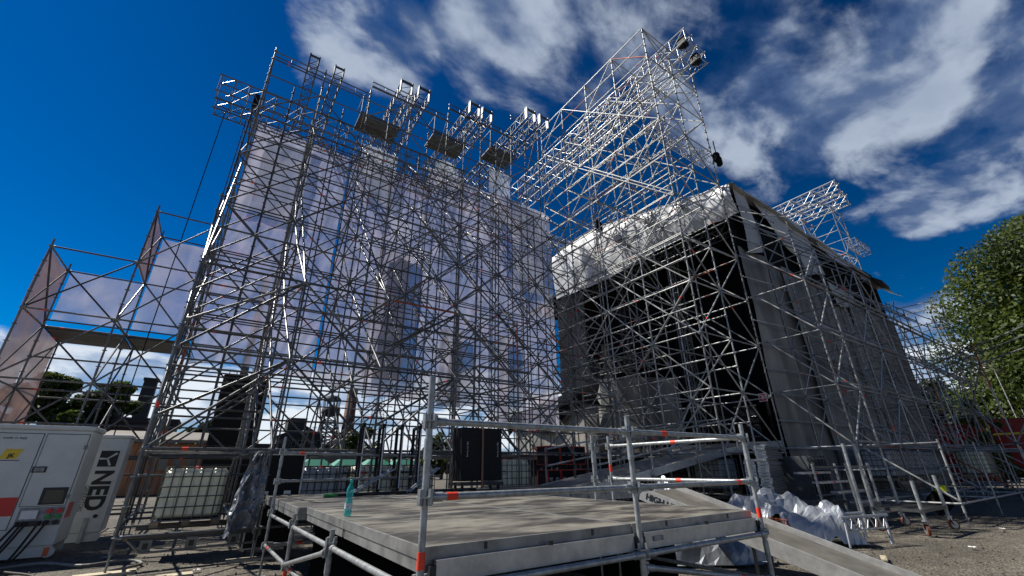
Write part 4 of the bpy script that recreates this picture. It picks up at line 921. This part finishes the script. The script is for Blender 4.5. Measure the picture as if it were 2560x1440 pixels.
crumple('silver_sheet', 'large crumpled silver sheet heaped beside the aluminium loading ramp', 13.0, 6.9, 1.35, .85, .9, 3, .0, R(-30))
crumple('silver_sheet', 'smaller crumpled silver sheet draped over the trestle in front of the trolley', 12.0, 5.1, .8, .5, .55, 8, 0, R(-40))
crumple('silver_sheet', 'crumpled silver sheet lying on the dirt under the platform corner', 8.1, 5.55, 1.05, .45, .38, 12, 0, R(-35))
crumple('silver_sheet', 'crumpled pale sheet lying behind the top of the loading ramp', 9.6, 7.4, 1.0, .6, .95, 21, .1, R(10))
def hanging_sheet():
    def f(u, v):
        w = 1-v; wid = .22+.30*math.sin(min(1, w*1.5)*math.pi*.5); k = ridge(u*3.2, v*4.5, 4)
        x = (u-.5)*wid+.05*noise.noise((u*3, v*6, 7))-.1*w; y = -.05-.10*math.sin(u*13+4*noise.noise((u, v*3, 1)))*(.3+.7*w)-.15*k
        z = .56+1.36*v-.25*w*abs(u-.6)+.10*noise.noise((u*5, 2, 4))*w+.05*k
        return (x, y, z)
    b = MB(); b.grid(f, 22, 38, 0, False)
    tag(b.build('silver_sheet', 'silver_crumple', None, (.93, 10.95, 0)), 'silver sheet hanging in folds from the tower rail beside the black flight case', 'tarpaulin', 'crumpled silver sheets')
hanging_sheet()
# ---------------------------------------------------------------- right foreground: planks, trolley, trestle, pallets
def plank_stack():
    _m = {}
    def plank(L):
        if L not in _m:
            b = MB(); b.box((.02, 0, .062), (L-.02, .32, .07), 0); b.box((.02, 0, 0), (L-.02, .012, .061), 0); b.box((.02, .308, 0), (L-.02, .32, .061), 0)
            for k in range(int(L/.11)): b.box((.1+k*.11, -.004, .02), (.155+k*.11, -.001, .048), 1)
            for e in (0, L-.02):
                b.box((e, .0, .0), (e+.02, .32, .066), 0); b.box((e-.03 if e == 0 else e+.02, .05, .02), (e if e == 0 else e+.05, .27, .06), 0); b.box((e-.034 if e == 0 else e+.05, .09, .03), (e-.03 if e == 0 else e+.054, .23, .048), 1)
            _m[L] = b.mesh('steel_plank', ['alu', 'ink'])
        return _m[L]
    rows = 20
    for c, (y, top) in enumerate(((7.36, rows), (7.72, rows-5))):
        for k in range(top):
            o = obj('steel_plank', plank(2.07 if k < rows-5 else 2.57), None, (14.55-(y-7.36)*.27+random.uniform(-.05, .05), 7.3+(y-7.36)*.96+random.uniform(-.012, .012), .62+k*.0795)); o.rotation_euler = (0, 0, R(16+random.uniform(-1.2, 1.2)))
            tag(o, ('one of the lower steel planks in the %s column of the tall plank stack' % ('nearer', 'farther')[c]) if k < rows-5 else 'longer perforated steel plank, number %s from the top of the plank stack' % ('one', 'two', 'three', 'four', 'five')[rows-1-k], 'plank', 'stacked steel scaffold planks')
    root = thing('pallet', 'wooden pallet carrying the stack of steel planks', 'pallet', (14.4, 7.2, 0), R(16))
    for i in range(3): MB().box((0, i*.42, 0), (2.3, i*.42+.1, .52)).build('bearer', 'pale_wood', root)
    for i in range(8): MB().box((i*.3, -.02, .521), (i*.3+.22, .98, .6)).build('slat', 'pale_wood', root)
    root = thing('mesh_panel_pack', 'upright pack of dull grey mesh panels beside the steel planks', 'panel', (17.0, 7.2, .55))
    for k in range(7):
        b = MB(); b.box((k*.24, 0, 0), (k*.24+.035, 1.1, 1.35)); b.build('panel', 'board_steel', root)
    for z in (.1, .5, .9, 1.25): MB().box((-.02, -.03, z), (1.55, -.005, z+.05)).build('cross_strip', 'dark_steel', root)
plank_stack()
def trolley():
    root = thing('trolley', 'steel post trolley on four large casters in the dirt yard', 'trolley', (14.95, 4.05, 0), R(-1))
    W_, D_ = 1.8, 1.0
    b = MB()
    for y in (0, D_): b.box((-.1, y-.035, .50), (W_+.1, y+.035, .58))
    for x in (0, .6, 1.2, W_): b.box((x-.035, .036, .505), (x+.035, D_-.036, .575))
    b.build('base_frame', 'galv', root)
    for (x, y, t) in ((0, 0, 1.22), (W_, 0, 1.32), (0, D_, 2.15), (W_, D_, 1.3), (-.42, D_+.1, 2.15)):
        MB().tube((x, y, .3 if x >= 0 else .02), (x, y, t), .04, 12).build('corner_post', 'galv_near', root)
    for i, (x, y) in enumerate(((0, 0), (W_, 0), (0, D_), (W_, D_))):
        b = MB(); a = random.uniform(-.7, .7); ca, sa = math.cos(a), math.sin(a); off = Vector((ca*.06, sa*.06, 0)); ax = Vector((-sa, ca, 0)); c = Vector((x, y, .125))+off
        b.tube((x, y, .31), (x, y, .33), .075, 12, 0)
        for sg in (-1, 1): p = c+ax*sg*.045; b.add([p+Vector((-.04, 0, 0)), p+Vector((.04, 0, 0)), Vector((x, y, .31))+ax*sg*.045+Vector((.06, 0, 0)), Vector((x, y, .31))+ax*sg*.045-Vector((.06, 0, 0))], [(0, 1, 2, 3)], 0)
        fk = b.build('caster_fork', 'alu', root)
        b = MB(); b.tube(c-ax*.03, c+ax*.03, .122, 20, 0); b.tube(c-ax*.034, c+ax*.034, .085, 16, 1); b.tube(c-ax*.05, c+ax*.05, .02, 8, 1); b.build('caster_wheel', ['caster_tread', 'alu'], root)
    root2 = thing('post_rack', 'steel rack with red-taped posts standing just behind the trolley', 'rack', (15.6, 5.6, 0))
    for (x, y) in ((0, 0), (1.6, 0), (.8, .3), (0, .9), (1.6, .9)): MB().tube((x, y, 0), (x, y, 1.65), .036, 10).tube((x, y, 1.3), (x, y, 1.4), .033, 10, 1).build('post', ['galv_near', 'tape'], root2)
    for y in (0, .9): MB().box((0, y-.03, 1.52), (1.6, y+.03, 1.58)).build('cross_bar', 'galv', root2); MB().box((0, y-.03, .5), (1.6, y+.03, .58)).build('cross_bar', 'galv', root2)
trolley()
for k in range(5):
    o = MB().box((0, 0, 0), (1.9, .3, .06)).build('steel_tread', 'alu', None, (15.4+k*.35, 6.7-k*.3, 1.35-k*.27)); tag(o, ['topmost perforated steel tread of the stair beside the trolley', 'second steel tread down the stair beside the trolley', 'third steel tread down the stair beside the trolley', 'fourth steel tread down the stair beside the trolley', 'lowest steel tread of the stair beside the trolley'][k], 'stair tread', 'steel stair treads')
    MB().box((.7, -.004, .01), (.95, -.001, .05)).build('red_mark', 'tape', o)
root = thing('trestle', 'folding aluminium trestle legs half under the silver sheet', 'trestle', (11.7, 4.6, 0), R(-15))
for y in (0, .55):
    b = MB(); b.tube((0, y, .55), (1.5, y, .55), .03, 8); b.build('top_tube', 'alu', root)
    for x in (.1, 1.4): b = MB(); b.tube((x, y, .55), (x-.18, y-.1, 0), .022, 8); b.tube((x, y, .55), (x+.18, y+.1, 0), .022, 8); b.build('leg_pair', 'alu', root)
    b = MB()
    for i in range(5): b.tube((.1+i*.26, y, .55), (.23+i*.26, y, .3), .014, 6); b.tube((.23+i*.26, y, .3), (.36+i*.26, y, .55), .014, 6)
    b.tube((.2, y, .3), (1.3, y, .3), .016, 6); b.build('lattice', 'alu', root)
root = thing('wire_crate', 'wire mesh crate of red couplers half hidden under the loading ramp', 'crate', (9.3, 5.5, .0), R(-20))
b = MB()
for z in (.15, .25, .35, .45, .55): b.path([(0, 0, z), (1.2, 0, z), (1.2, .8, z), (0, .8, z), (0, 0, z)], .006, 5)
for i in range(13): b.tube((i*.1, 0, .12), (i*.1, 0, .58), .005, 5); b.tube((i*.1, .8, .12), (i*.1, .8, .58), .005, 5)
for i in range(9): b.tube((0, i*.1, .12), (0, i*.1, .58), .005, 5); b.tube((1.2, i*.1, .12), (1.2, i*.1, .58), .005, 5)
b.build('mesh_sides', 'rust_tube', root)
for i in range(5): MB().box((0, i*.17, .08), (1.2, i*.17+.12, .11)).build('slat', 'pale_wood', root)
for x in (0, .55, 1.1): MB().box((x, 0, 0), (x+.1, .8, .078)).build('bearer', 'pale_wood', root)
b = MB()
for i in range(60): x, y = random.uniform(.05, 1.1), random.uniform(.05, .72); z = random.uniform(.12, .4); a = random.uniform(0, 3.1); b.tube((x, y, z), (x+.1*math.cos(a), y+.1*math.sin(a)*.8, z+random.uniform(-.03, .05)), .025, 6)
o = b.build('coupler_heap', 'rust_tube', root); o['kind'] = 'stuff'
def pallet(label, x, y, z, rz):
    root = thing('pallet', label, 'pallet', (x, y, z), rz, 'spare pallets under the ramp')
    for i in range(3): MB().box((0, i*.35, 0), (1.2, i*.35+.1, .1)).build('bearer', 'wood', root)
    for i in range(7): MB().box((i*.18, 0, .101), (i*.18+.1, .8, .123)).build('slat', 'pale_wood', root)
pallet('empty pallet lying below the stage ramp, left of two', 11.6, 8.3, .35, R(12)); pallet('empty pallet lying below the stage ramp, right of two', 13.1, 8.0, .4, R(-6)); pallet('lower empty pallet under the ramp side beam', 11.9, 8.1, .0, R(3)); pallet('lower empty pallet next to the silver sheet heap', 13.2, 7.9, .0, R(-3))
t = thing('hard_hat', 'bright yellow hard hat on a dark bundle by the side scaffold', 'hard hat', (21.5, 5.1, .72))
MB().lathe([(.2, 0), (.17, .02), (.165, .08), (.13, .14), (.07, .18), (0, .19)], 18).build('shell', 'hat', t); MB().box((-.02, -.16, .1), (.02, .16, .195)).build('crest', 'hat', t)
b = MB(); b.grid(lambda u, v: (.55*(u-.5)*2*(1-.3*v)+.1*noise.noise((u*4, v*4, 1)), .3*math.sin(u*6.28)*math.sin(v*3.1)+.05, .74*v), 16, 12, 0, False); tag(b.build('dark_bundle', 'black_cloth', None, (21.5, 5.2, 0)), 'dark cloth bundle under the yellow hard hat', 'bundle')
# cables and litter on the dirt
def cable(label, pts, r=.018, m='rubber'):
    P_ = [Vector(p) for p in pts]; q = []
    for i in range(len(P_)-1):
        p0 = P_[max(0, i-1)]; p1 = P_[i]; p2 = P_[i+1]; p3 = P_[min(len(P_)-1, i+2)]
        for k in range(6): t = k/6; q.append(.5*((2*p1)+(p2-p0)*t+(2*p0-5*p1+4*p2-p3)*t*t+(3*p1-p0-3*p2+p3)*t**3))
    q.append(P_[-1]); tag(MB().path(q, r, 7, 0).build('cable', m), label, 'cable', 'cables on the ground')
cable('thick pale hose curling on the dirt below the generators', [(-2.9, 12.6, .02), (-2.2, 12.9, .03), (-1.5, 12.2, .02), (-.9, 12.3, .03), (-.6, 11.7, .02), (-1.0, 11.3, .02)], .025, 'grey_tarp')
cable('black cable running over the dirt to the generator sockets', [(-3.0, 13.4, .03), (-2.6, 12.4, .02), (-2.0, 11.5, .02), (-1.9, 10.4, .02)], .02)
cable('black cable running past the hard hat along the side scaffold', [(19.5, 4.6, .02), (21, 4.9, .02), (23, 4.4, .02), (26, 4.9, .02)], .02)

# bits of timber, paper and tube dropped on the dirt
for k, (x, y, rz, L_, nm) in enumerate(((10.6, 3.6, 20, .5, 0), (17.8, 3.3, -35, .35, 1), (19.8, 4.3, 10, .6, 0), (-.6, 9.7, 40, .7, 0), (.2, 10.4, -20, .4, 1), (13.6, 3.0, 70, .3, 1))):
    if nm == 0: o = MB().box((0, 0, 0), (L_, .09, .025)).build('wood_scrap', 'pale_wood', None, (x, y, 0), R(rz))
    else:
        b = MB(); b.grid(lambda u, v: (u*.12, v*.09, .015+.03*abs(noise.noise((u*3+k, v*3, k)))), 6, 5, 0, False); o = b.build('paper_scrap', 'white_clean', None, (x, y, 0), R(rz))
    tag(o, ['short timber offcut on the dirt right of the loading ramp', 'scrap of white paper on the dirt in front of the trolley', 'timber offcut on the dirt beside the hard hat', 'timber offcut near the leftmost tower leg', 'scrap of white paper near the leftmost tower leg', 'scrap of white paper between the ramp foot and the trolley'][k], 'scrap', 'litter on the dirt')
# ---------------------------------------------------------------- black loudspeaker stack behind the left wall
root = thing('speaker_stack', 'tall black-clad loudspeaker stack seen through the foot of the rear wall', 'loudspeaker', (-.15, 24, 0))
MB().cbox((0, 0, 0), (1.95, 1.4, 5.85), .04).build('cabinet', 'black', root)
MB().box((.3, .3, 5.852), (1.6, 1.1, 5.93)).build('top_plate', 'dark_steel', root)
for x in (.2, .8, 1.5): MB().path([(x, .2, 5.85), (x, .2, 6.02), (x+.3, .2, 6.02), (x+.3, .2, 5.85)], .02, 6).build('lift_handle', 'dark_steel', root)
for k in range(7): MB().box((.05, -.012, .3+k*.78), (1.9, -.002, .32+k*.78)).build('cabinet_joint', 'dark_steel', root)
for x, w in ((.62, .34), (1.25, .34)): MB().box((x, .5, 5.93), (x+w, .8, 11.2)).build('hanging_column', 'dark_steel', root)
# ---------------------------------------------------------------- trees
def leaves(n, cents, size, seed, m, parent, name='crown', squash=1.0):
    r = np.random.default_rng(seed); cs = np.array([c[:3] for c in cents]); rad = np.array([c[3] for c in cents]); w = rad**2; w = w/w.sum()
    idx = r.choice(len(cs), n, p=w); d = r.normal(size=(n, 3)); d /= np.linalg.norm(d, axis=1)[:, None]
    rr = rad[idx]*(r.random(n)**.28); p = cs[idx]+d*rr[:, None]*np.array([1, 1, .85])
    nrm = d*.7+r.normal(size=(n, 3))*.6; nrm[:, 2] += .35; nrm /= np.linalg.norm(nrm, axis=1)[:, None]
    a = np.cross(nrm, r.normal(size=(n, 3))); a /= np.linalg.norm(a, axis=1)[:, None]; b = np.cross(nrm, a)
    s = size*(.6+.8*r.random(n))[:, None]
    v = np.stack([p-a*s, p-b*s*.55+nrm*s*.1, p+a*s, p+b*s*.55+nrm*s*.1], 1).reshape(-1, 3)
    me = bpy.data.meshes.new(name); me.vertices.add(4*n); me.vertices.foreach_set('co', v.ravel()); me.loops.add(4*n); me.loops.foreach_set('vertex_index', np.arange(4*n))
    me.polygons.add(n); me.polygons.foreach_set('loop_start', np.arange(n)*4); me.polygons.foreach_set('loop_total', np.full(n, 4)); me.update(); me.validate()
    me.materials.append(MATS[m]); return obj(name, me, parent)
def tree(label, x, y, h, rx, seed, n=9000, size=.22, m='leaf', trunk=.3, base=.22, name='tree', group='trees round the yard', ncl=34):
    root = thing(name, label, 'tree', (x, y, 0), 0, group); rnd = random.Random(seed); cents = []
    for k in range(ncl):
        a = rnd.uniform(0, 6.28); f = rnd.random(); zz = h*(base+(1-base)*f); prof = math.sin(math.pi*min(1, .12+f*.86))**.6
        r = rx*prof*math.sqrt(rnd.random())*.85; cents.append((r*math.cos(a), r*math.sin(a), zz*.93, rx*rnd.uniform(.13, .33)*(0.55+.45*prof)))
    b = MB(); z = 0; p = Vector((0, 0, -.1)); nseg = 6
    for k in range(nseg):
        q = Vector((rnd.uniform(-.25, .25), rnd.uniform(-.25, .25), h*.72*(k+1)/nseg)); b.tube(p, q, trunk*(1-.13*k), 9, 0, False, trunk*(1-.13*(k+1))); p = q
    for c in cents[::2]: zz = max(h*.2, c[2]-rx*.45); b.tube((0, 0, zz*.8), c[:3], trunk*.28, 5, 0, False, trunk*.06)
    b.build('trunk', 'bark', root)
    if m == 'leaf': leaves(int(n*.6), cents[::2]+cents[1::5], size, seed, 'leaf', root); leaves(int(n*.4), cents[1::2], size*.9, seed+1, 'leaf_dark', root)
    else: leaves(n, cents, size, seed, m, root)
tree('huge broad-leaved tree filling the right edge', 62, -1.2, 24.0, 13.4, 5, 210000, .175, 'leaf', .6, .04, ncl=190)
tree('rounded tree rising behind the right end of the side scaffold', 66, 14.5, 11, 5.5, 6, 12000, .26, 'leaf_dark', .4, .1)
tree('dark tree low behind the side scaffold and red trucks', 60, 9, 9, 4.5, 16, 9000, .24, 'leaf_dark', .35, .08)
tree('yellowish young tree beside the red trucks', 40.5, 6.6, 5.6, 1.5, 17, 2600, .13, 'leaf_yellow', .1, .1, ncl=18)
tree('dark broad tree left of the wing, its crown behind the netting', -13.6, 58, 10.9, 5.2, 9, 22000, .25, 'leaf', .35, .1)
tree('second broad tree, right of the pair behind the wing', -8.8, 57, 10.2, 4.4, 10, 18000, .25, 'leaf', .35, .08)
tree('small round tree left of the black loudspeaker stack', -1.0, 70, 7.8, 3.4, 11, 5000, .26, 'leaf_dark', .3, .1)
tree('dark tree just behind the black loudspeaker stack', 1.6, 62, 7.6, 3.0, 12, 5000, .26, 'leaf_dark', .3, .1)
tree('green tree right of the far brick chimney', 20, 75, 9.5, 4.0, 13, 6000, .28, 'leaf', .3, .08)
tree('low tree seen behind the black panels on the platform', 33, 70, 8, 4.2, 14, 6000, .28, 'leaf', .3, .08)
# far wooded skyline
b = MB(); rs = np.random.default_rng(3); vs = []
for k in range(9000):
    a = rs.uniform(-.62, 1.75); R_ = rs.uniform(190, 240); zt = 5.5+3.0*noise.noise((a*7, 0, 0))+2.2*noise.noise((a*26, 1, 0)); z = rs.uniform(0, max(1.5, zt)); s = rs.uniform(.5, 1.2)
    c = Vector((math.sin(a)*R_, math.cos(a)*R_, z)); p = Vector(rs.normal(size=3)).normalized(); q = p.cross(Vector(rs.normal(size=3))).normalized()
    b.add([c-p*s, c-q*s, c+p*s, c+q*s], [(0, 1, 2, 3)])
o = b.build('far_woods', 'leaf_dark'); o['kind'] = 'stuff'; tag(o, 'low dark line of far woods along the horizon', 'woods')
# ---------------------------------------------------------------- background buildings
def windows(root, x0, x1, y, z0, z1, nx, nz, o_, fr='pale_wood', wf=.55, hf=.55):
    for i in range(nx):
        for k in range(nz):
            cx = x0+(x1-x0)*(i+.5)/nx; cz = z0+(z1-z0)*(k+.5)/nz; w = (x1-x0)/nx*wf/2; h = (z1-z0)/nz*hf/2
            f = MB(); e = .07
            f.box((cx-w-e, y-.06, cz-h-e), (cx+w+e, y-.005, cz-h)); f.box((cx-w-e, y-.06, cz+h), (cx+w+e, y-.005, cz+h+e)); f.box((cx-w-e, y-.06, cz-h), (cx-w, y-.005, cz+h)); f.box((cx+w, y-.06, cz-h), (cx+w+e, y-.005, cz+h))
            f = f.build('window', fr, root, o_); MB().box((cx-w, y-.03, cz-h), (cx+w, y-.01, cz+h)).build('pane', 'glass_dark', f)
def shed():
    root = thing('wooden_shed', 'long reddish wooden shed with dark windows behind the left tower', 'building', (-6, 45, 0)); o_ = -Vector(root.location)
    for k in range(14): MB().box((-6+k*.47, 45, 0), (-6+k*.47+.45, 49, 3.7)).build('wall_board', 'shed_wood', root, o_)
    windows(root, -3.2, .3, 45, 1.4, 3.6, 4, 1, o_, 'shed_wood', .55, .7)
    b = MB(); b.add([(-7.2, 44.3, 3.95), (.9, 44.3, 3.95), (.9, 50, 4.9), (-7.2, 50, 4.9), (-7.2, 44.3, 3.72), (.9, 44.3, 3.72), (.9, 50, 4.6), (-7.2, 50, 4.6)], [(0, 1, 2, 3), (7, 6, 5, 4), (0, 4, 5, 1), (2, 6, 7, 3), (1, 5, 6, 2), (0, 3, 7, 4)]); b.build('roof', 'concrete_old', root, o_)
    root = thing('dark_hall', 'dark flat-roofed hall rising behind the wooden shed', 'building', (-12, 56, 0)); o_ = -Vector(root.location)
    MB().box((-12, 56, 0), (-3.4, 62, 6.0)).build('wall', 'dark_build', root, o_); MB().box((-12.3, 55.7, 6.0), (-3.1, 62.3, 6.5)).build('roof', 'far_steel', root, o_); windows(root, -11, -4, 56, 3.6, 5.6, 6, 1, o_, 'dark_build')
shed()
def silo():
    root = thing('silo_tower', 'dark industrial tower with a railed top platform behind the wing', 'tower', (-13.6, 88, 0))
    b = MB(); b.box((-1.6, -1.4, 0), (1.5, 1.4, 11.6)); b.build('shaft', 'far_steel', root); MB().box((-1.0, -1, 11.6), (.9, 1, 12.6)).build('cap_house', 'far_steel', root)
    b = MB(); b.box((-2.3, -1.9, 13.6), (2.2, 1.9, 13.8))
    for x in (-2.1, -.7, .7, 2.0): b.tube((x, -1.6, 11.5), (x, -1.6, 13.6), .06, 5)
    b.build('top_platform', 'far_steel', root); b = MB(); b.tube((1.9, -1.3, 0), (1.9, -1.3, 12.5), .06, 5)
    for k in range(14): b.box((1.5, -1.4, k*.85+.4), (2.0, -1.3, k*.85+.5))
    b.build('ladder', 'pale_ink', root)
    root = thing('chimney', 'black square chimney standing right of the industrial tower', 'chimney', (-9.9, 88, 0)); MB().add([(-1, -1, 0), (1, -1, 0), (1, 1, 0), (-1, 1, 0), (-.8, -.8, 15), (.8, -.8, 15), (.8, .8, 15), (-.8, .8, 15)], [(0, 1, 5, 4), (1, 2, 6, 5), (2, 3, 7, 6), (3, 0, 4, 7), (4, 5, 6, 7)]).build('stack', 'far_steel', root); MB().box((-.95, -.95, 14.9), (.95, .95, 15.3)).build('rim', 'far_steel', root)
    root = thing('chimney', 'tall tapering brown brick chimney right of the mine headframe', 'chimney', (26.6, 110, 0)); MB().lathe([(1.75, 0), (1.15, 19.6), (.9, 19.6)], 16).build('stack', 'brick', root); MB().lathe([(1.2, 19.2), (1.3, 19.4), (1.3, 19.8), (.9, 19.8)], 16).build('rim', 'concrete_old', root)
silo()
def headframe():
    root = thing('headframe', 'dark lattice mine headframe with a drum-shaped top, far behind', 'tower', (22.2, 110, 0)); b = MB(); H = 14; lv = 8
    P_ = lambda k, i: Vector(((1, 1, -1, -1)[i]*(2.6-1.2*k/lv), (1, -1, -1, 1)[i]*(2.6-1.2*k/lv), H*k/lv))
    for k in range(lv):
        for i in range(4):
            j = (i+1) % 4; b.tube(P_(k, i), P_(k+1, i), .22, 5); b.tube(P_(k, i), P_(k+1, j), .12, 5); b.tube(P_(k, j), P_(k+1, i), .12, 5); b.tube(P_(k+1, i), P_(k+1, j), .12, 5)
    b.build('lattice_legs', 'far_steel', root); MB().lathe([(1.6, 13.4), (2.1, 14), (2.1, 15), (1.7, 15.2)], 14).build('drum', 'far_steel', root)
    b = MB()
    for i in range(8): a = i*math.pi/4; b.tube((1.7*math.cos(a), 1.7*math.sin(a), 15), (1.9*math.cos(a), 1.9*math.sin(a), 17), .1, 5)
    b.lathe([(2.0, 16.9), (2.0, 17.2), (1.5, 17.8), (.8, 18.1), (0, 18.2)], 14); b.build('crown_cage', 'far_steel', root)
    root = thing('pylon', 'faint lattice power pylon between the headframe and the net', 'pylon', (45, 148, 0)); b = MB()
    for sx in (-1, 1):
        for sy in (-1, 1): b.tube((sx*2.6, sy*2.6, 0), (sx*1.2, sy*1.2, 26), .09, 5)
    for k in range(7):
        w = 2.6-1.4*k/7; w2 = 2.6-1.4*(k+1)/7; z = 26*k/7; z2 = 26*(k+1)/7
        for s in (-1, 1): b.tube((-w, s*w, z), (w2, s*w2, z2), .06, 4); b.tube((w, s*w, z), (-w2, s*w2, z2), .06, 4); b.tube((-w2, s*w2, z2), (w2, s*w2, z2), .06, 4)
    for z in (18, 21.5, 25): b.tube((-5, 0, z), (5, 0, z), .09, 5); b.tube((-5, 0, z), (0, 0, z+1.3), .06, 4); b.tube((5, 0, z), (0, 0, z+1.3), .06, 4)
    b.build('lattice', 'galv', root)
headframe()
def mine_building():
    root = thing('mine_building', 'dark gabled mine building with pale clad lower hall behind the rear wall', 'building', (9, 85, 0)); o_ = -Vector(root.location)
    MB().box((9.2, 85, 0), (16.6, 93, 7.0)).build('wall', 'dark_build', root, o_)
    b = MB(); b.add([(8.9, 84.6, 7), (13.2, 84.6, 8.9), (17.0, 84.6, 7), (8.9, 93.4, 7), (13.2, 93.4, 8.9), (17.0, 93.4, 7)], [(0, 1, 4, 3), (1, 2, 5, 4), (0, 2, 1), (3, 4, 5), (0, 3, 5, 2)]); b.build('roof', 'far_steel', root, o_)
    MB().box((10.6, 86, 8.0), (13.6, 90, 10.2)).build('roof_lantern', 'dark_build', root, o_); windows(root, 9.4, 16.4, 85, 4.9, 6.8, 7, 1, o_, 'concrete_old'); windows(root, 9.3, 12.8, 85, 1.5, 4.6, 3, 2, o_, 'brick')
    for k in range(8): MB().box((12.9+k*.92, 83, 0), (12.9+k*.92+.9, 84.9, 5.2)).build('cladding_panel', 'concrete_old', root, o_)
    MB().box((12.7, 82.8, 5.2), (20.5, 85, 5.7)).build('lower_roof', 'far_steel', root, o_)
    MB().box((17.2, 86, 0), (23, 94, 5.8)).build('annex_wall', 'brick', root, o_); MB().add([(16.9, 85.7, 5.8), (23.3, 85.7, 5.8), (23.3, 94, 5.8), (16.9, 94, 5.8), (20, 87, 7.2), (20.2, 93, 7.2)], [(0, 1, 4), (1, 2, 5, 4), (2, 3, 5), (3, 0, 4, 5)]).build('annex_roof', 'far_steel', root, o_); windows(root, 17.4, 22.8, 86, 2, 5, 4, 1, o_, 'concrete_old')
    root = thing('low_hall', 'long dark low roof left of the mine building', 'building', (2, 78, 0)); o_ = -Vector(root.location); MB().box((2.5, 78, 0), (9, 84, 4.6)).build('wall', 'dark_build', root, o_); MB().box((2.2, 77.7, 4.6), (9.3, 84.3, 5.4)).build('roof', 'far_steel', root, o_)
mine_building()
def marquee(label, x, y):
    root = thing('tent', label, 'tent', (x, y, 0), 0, 'green pagoda tents')
    MB().add([(-1.5, -1.5, 2.0), (1.5, -1.5, 2.0), (1.5, 1.5, 2.0), (-1.5, 1.5, 2.0), (0, 0, 3.2)], [(0, 1, 4), (1, 2, 4), (2, 3, 4), (3, 0, 4)]).build('roof', 'tent', root)
    MB().box((-1.5, -1.52, 1.7), (1.5, -1.49, 2.0)).build('valance', 'white_clean', root)
    for sx in (-1, 1):
        for sy in (-1, 1): MB().tube((sx*1.45, sy*1.45, 0), (sx*1.45, sy*1.45, 2), .04, 6).build('pole', 'alu', root)
for k in range(4): marquee(['green pagoda tent beside the parked van, leftmost of four', 'second green pagoda tent from the parked van', 'third green pagoda tent from the parked van', 'green pagoda tent farthest from the parked van'][k], 9.3+k*3.1, 50)
root = thing('van', 'white van parked far behind the platform', 'van', (8.0, 56, 0))
b = MB(); b.add([(-2.4, -1, .4), (2.4, -1, .4), (2.4, 1, .4), (-2.4, 1, .4), (-2.4, -1, 1.2), (2.4, -1, 2.2), (2.4, 1, 2.2), (-2.4, 1, 1.2), (-.9, -1, 2.2), (-.9, 1, 2.2), (-1.6, -1, 1.3), (-1.6, 1, 1.3)], [(0, 1, 5, 8, 10, 4), (3, 7, 11, 9, 6, 2), (4, 10, 11, 7), (10, 8, 9, 11), (8, 5, 6, 9), (1, 2, 6, 5), (0, 4, 7, 3), (0, 3, 2, 1)]); b.build('body', 'white_clean', root)
MB().add([(-1.5, -1.01, 1.35), (-.2, -1.01, 1.35), (-.2, -1.01, 2.0), (-.95, -1.01, 2.0)], [(0, 1, 2, 3)]).build('side_window', 'glass_dark', root)
for x in (-1.5, 1.5): w_ = MB().tube((x, -1.02, .36), (x, -.8, .36), .36, 16).build('wheel', 'rubber', root); MB().tube((x, -1.03, .36), (x, -1.0, .36), .2, 12).build('rim', 'alu', w_)
b = MB(); b.box((-2.45, -.8, .5), (-2.41, .8, .75)); b.build('bumper', 'ink', root)
def red_truck(label, x, y, rz, L=8):
    root = thing('red_truck', label, 'truck', (x, y, 0), rz, 'red trucks at the yard edge')
    MB().cbox((0, -1.2, 1.0), (L, 1.2, 4.3), .06).build('body', 'truck_red', root)
    for k in range(int(L/.8)): MB().box((.2+k*.8, -1.26, 1.05), (.3+k*.8, -1.21, 4.25)).build('rib', 'truck_red', root)
    MB().box((0, -1.29, 3.3), (L, -1.265, 3.42)).build('yellow_line', 'yellow', root)
    MB().cbox((L+.15, -1.15, .7), (L+2.1, 1.15, 3.0), .12).build('cab', 'truck_red', root); MB().box((L+.5, -1.17, 1.9), (L+1.7, -1.152, 2.7)).build('cab_window', 'glass_dark', root)
    for xx in (1, 2.2, L+1.2):
        for yy in (-1, 1): MB().tube((xx, yy*1.0, .5), (xx, yy*1.25, .5), .5, 16).build('wheel', 'rubber', root)
    MB().box((0, -.8, .7), (L+.2, .8, .98)).build('chassis', 'ink', root)
red_truck('red truck with a yellow line at the right picture edge', 44.5, 6.6, R(-90), 7)
root = thing('container', 'low red container behind the long rails, half hidden by the scaffold', 'container', (43, 10.6, 0), R(-90)); MB().cbox((0, 0, .2), (3.4, 2.4, 4.2), .04).build('body', 'truck_red', root)
for k in range(6): MB().box((.1+k*.53, -.06, .25), (.35+k*.53, -.003, 4.1)).build('rib', 'truck_red', root)
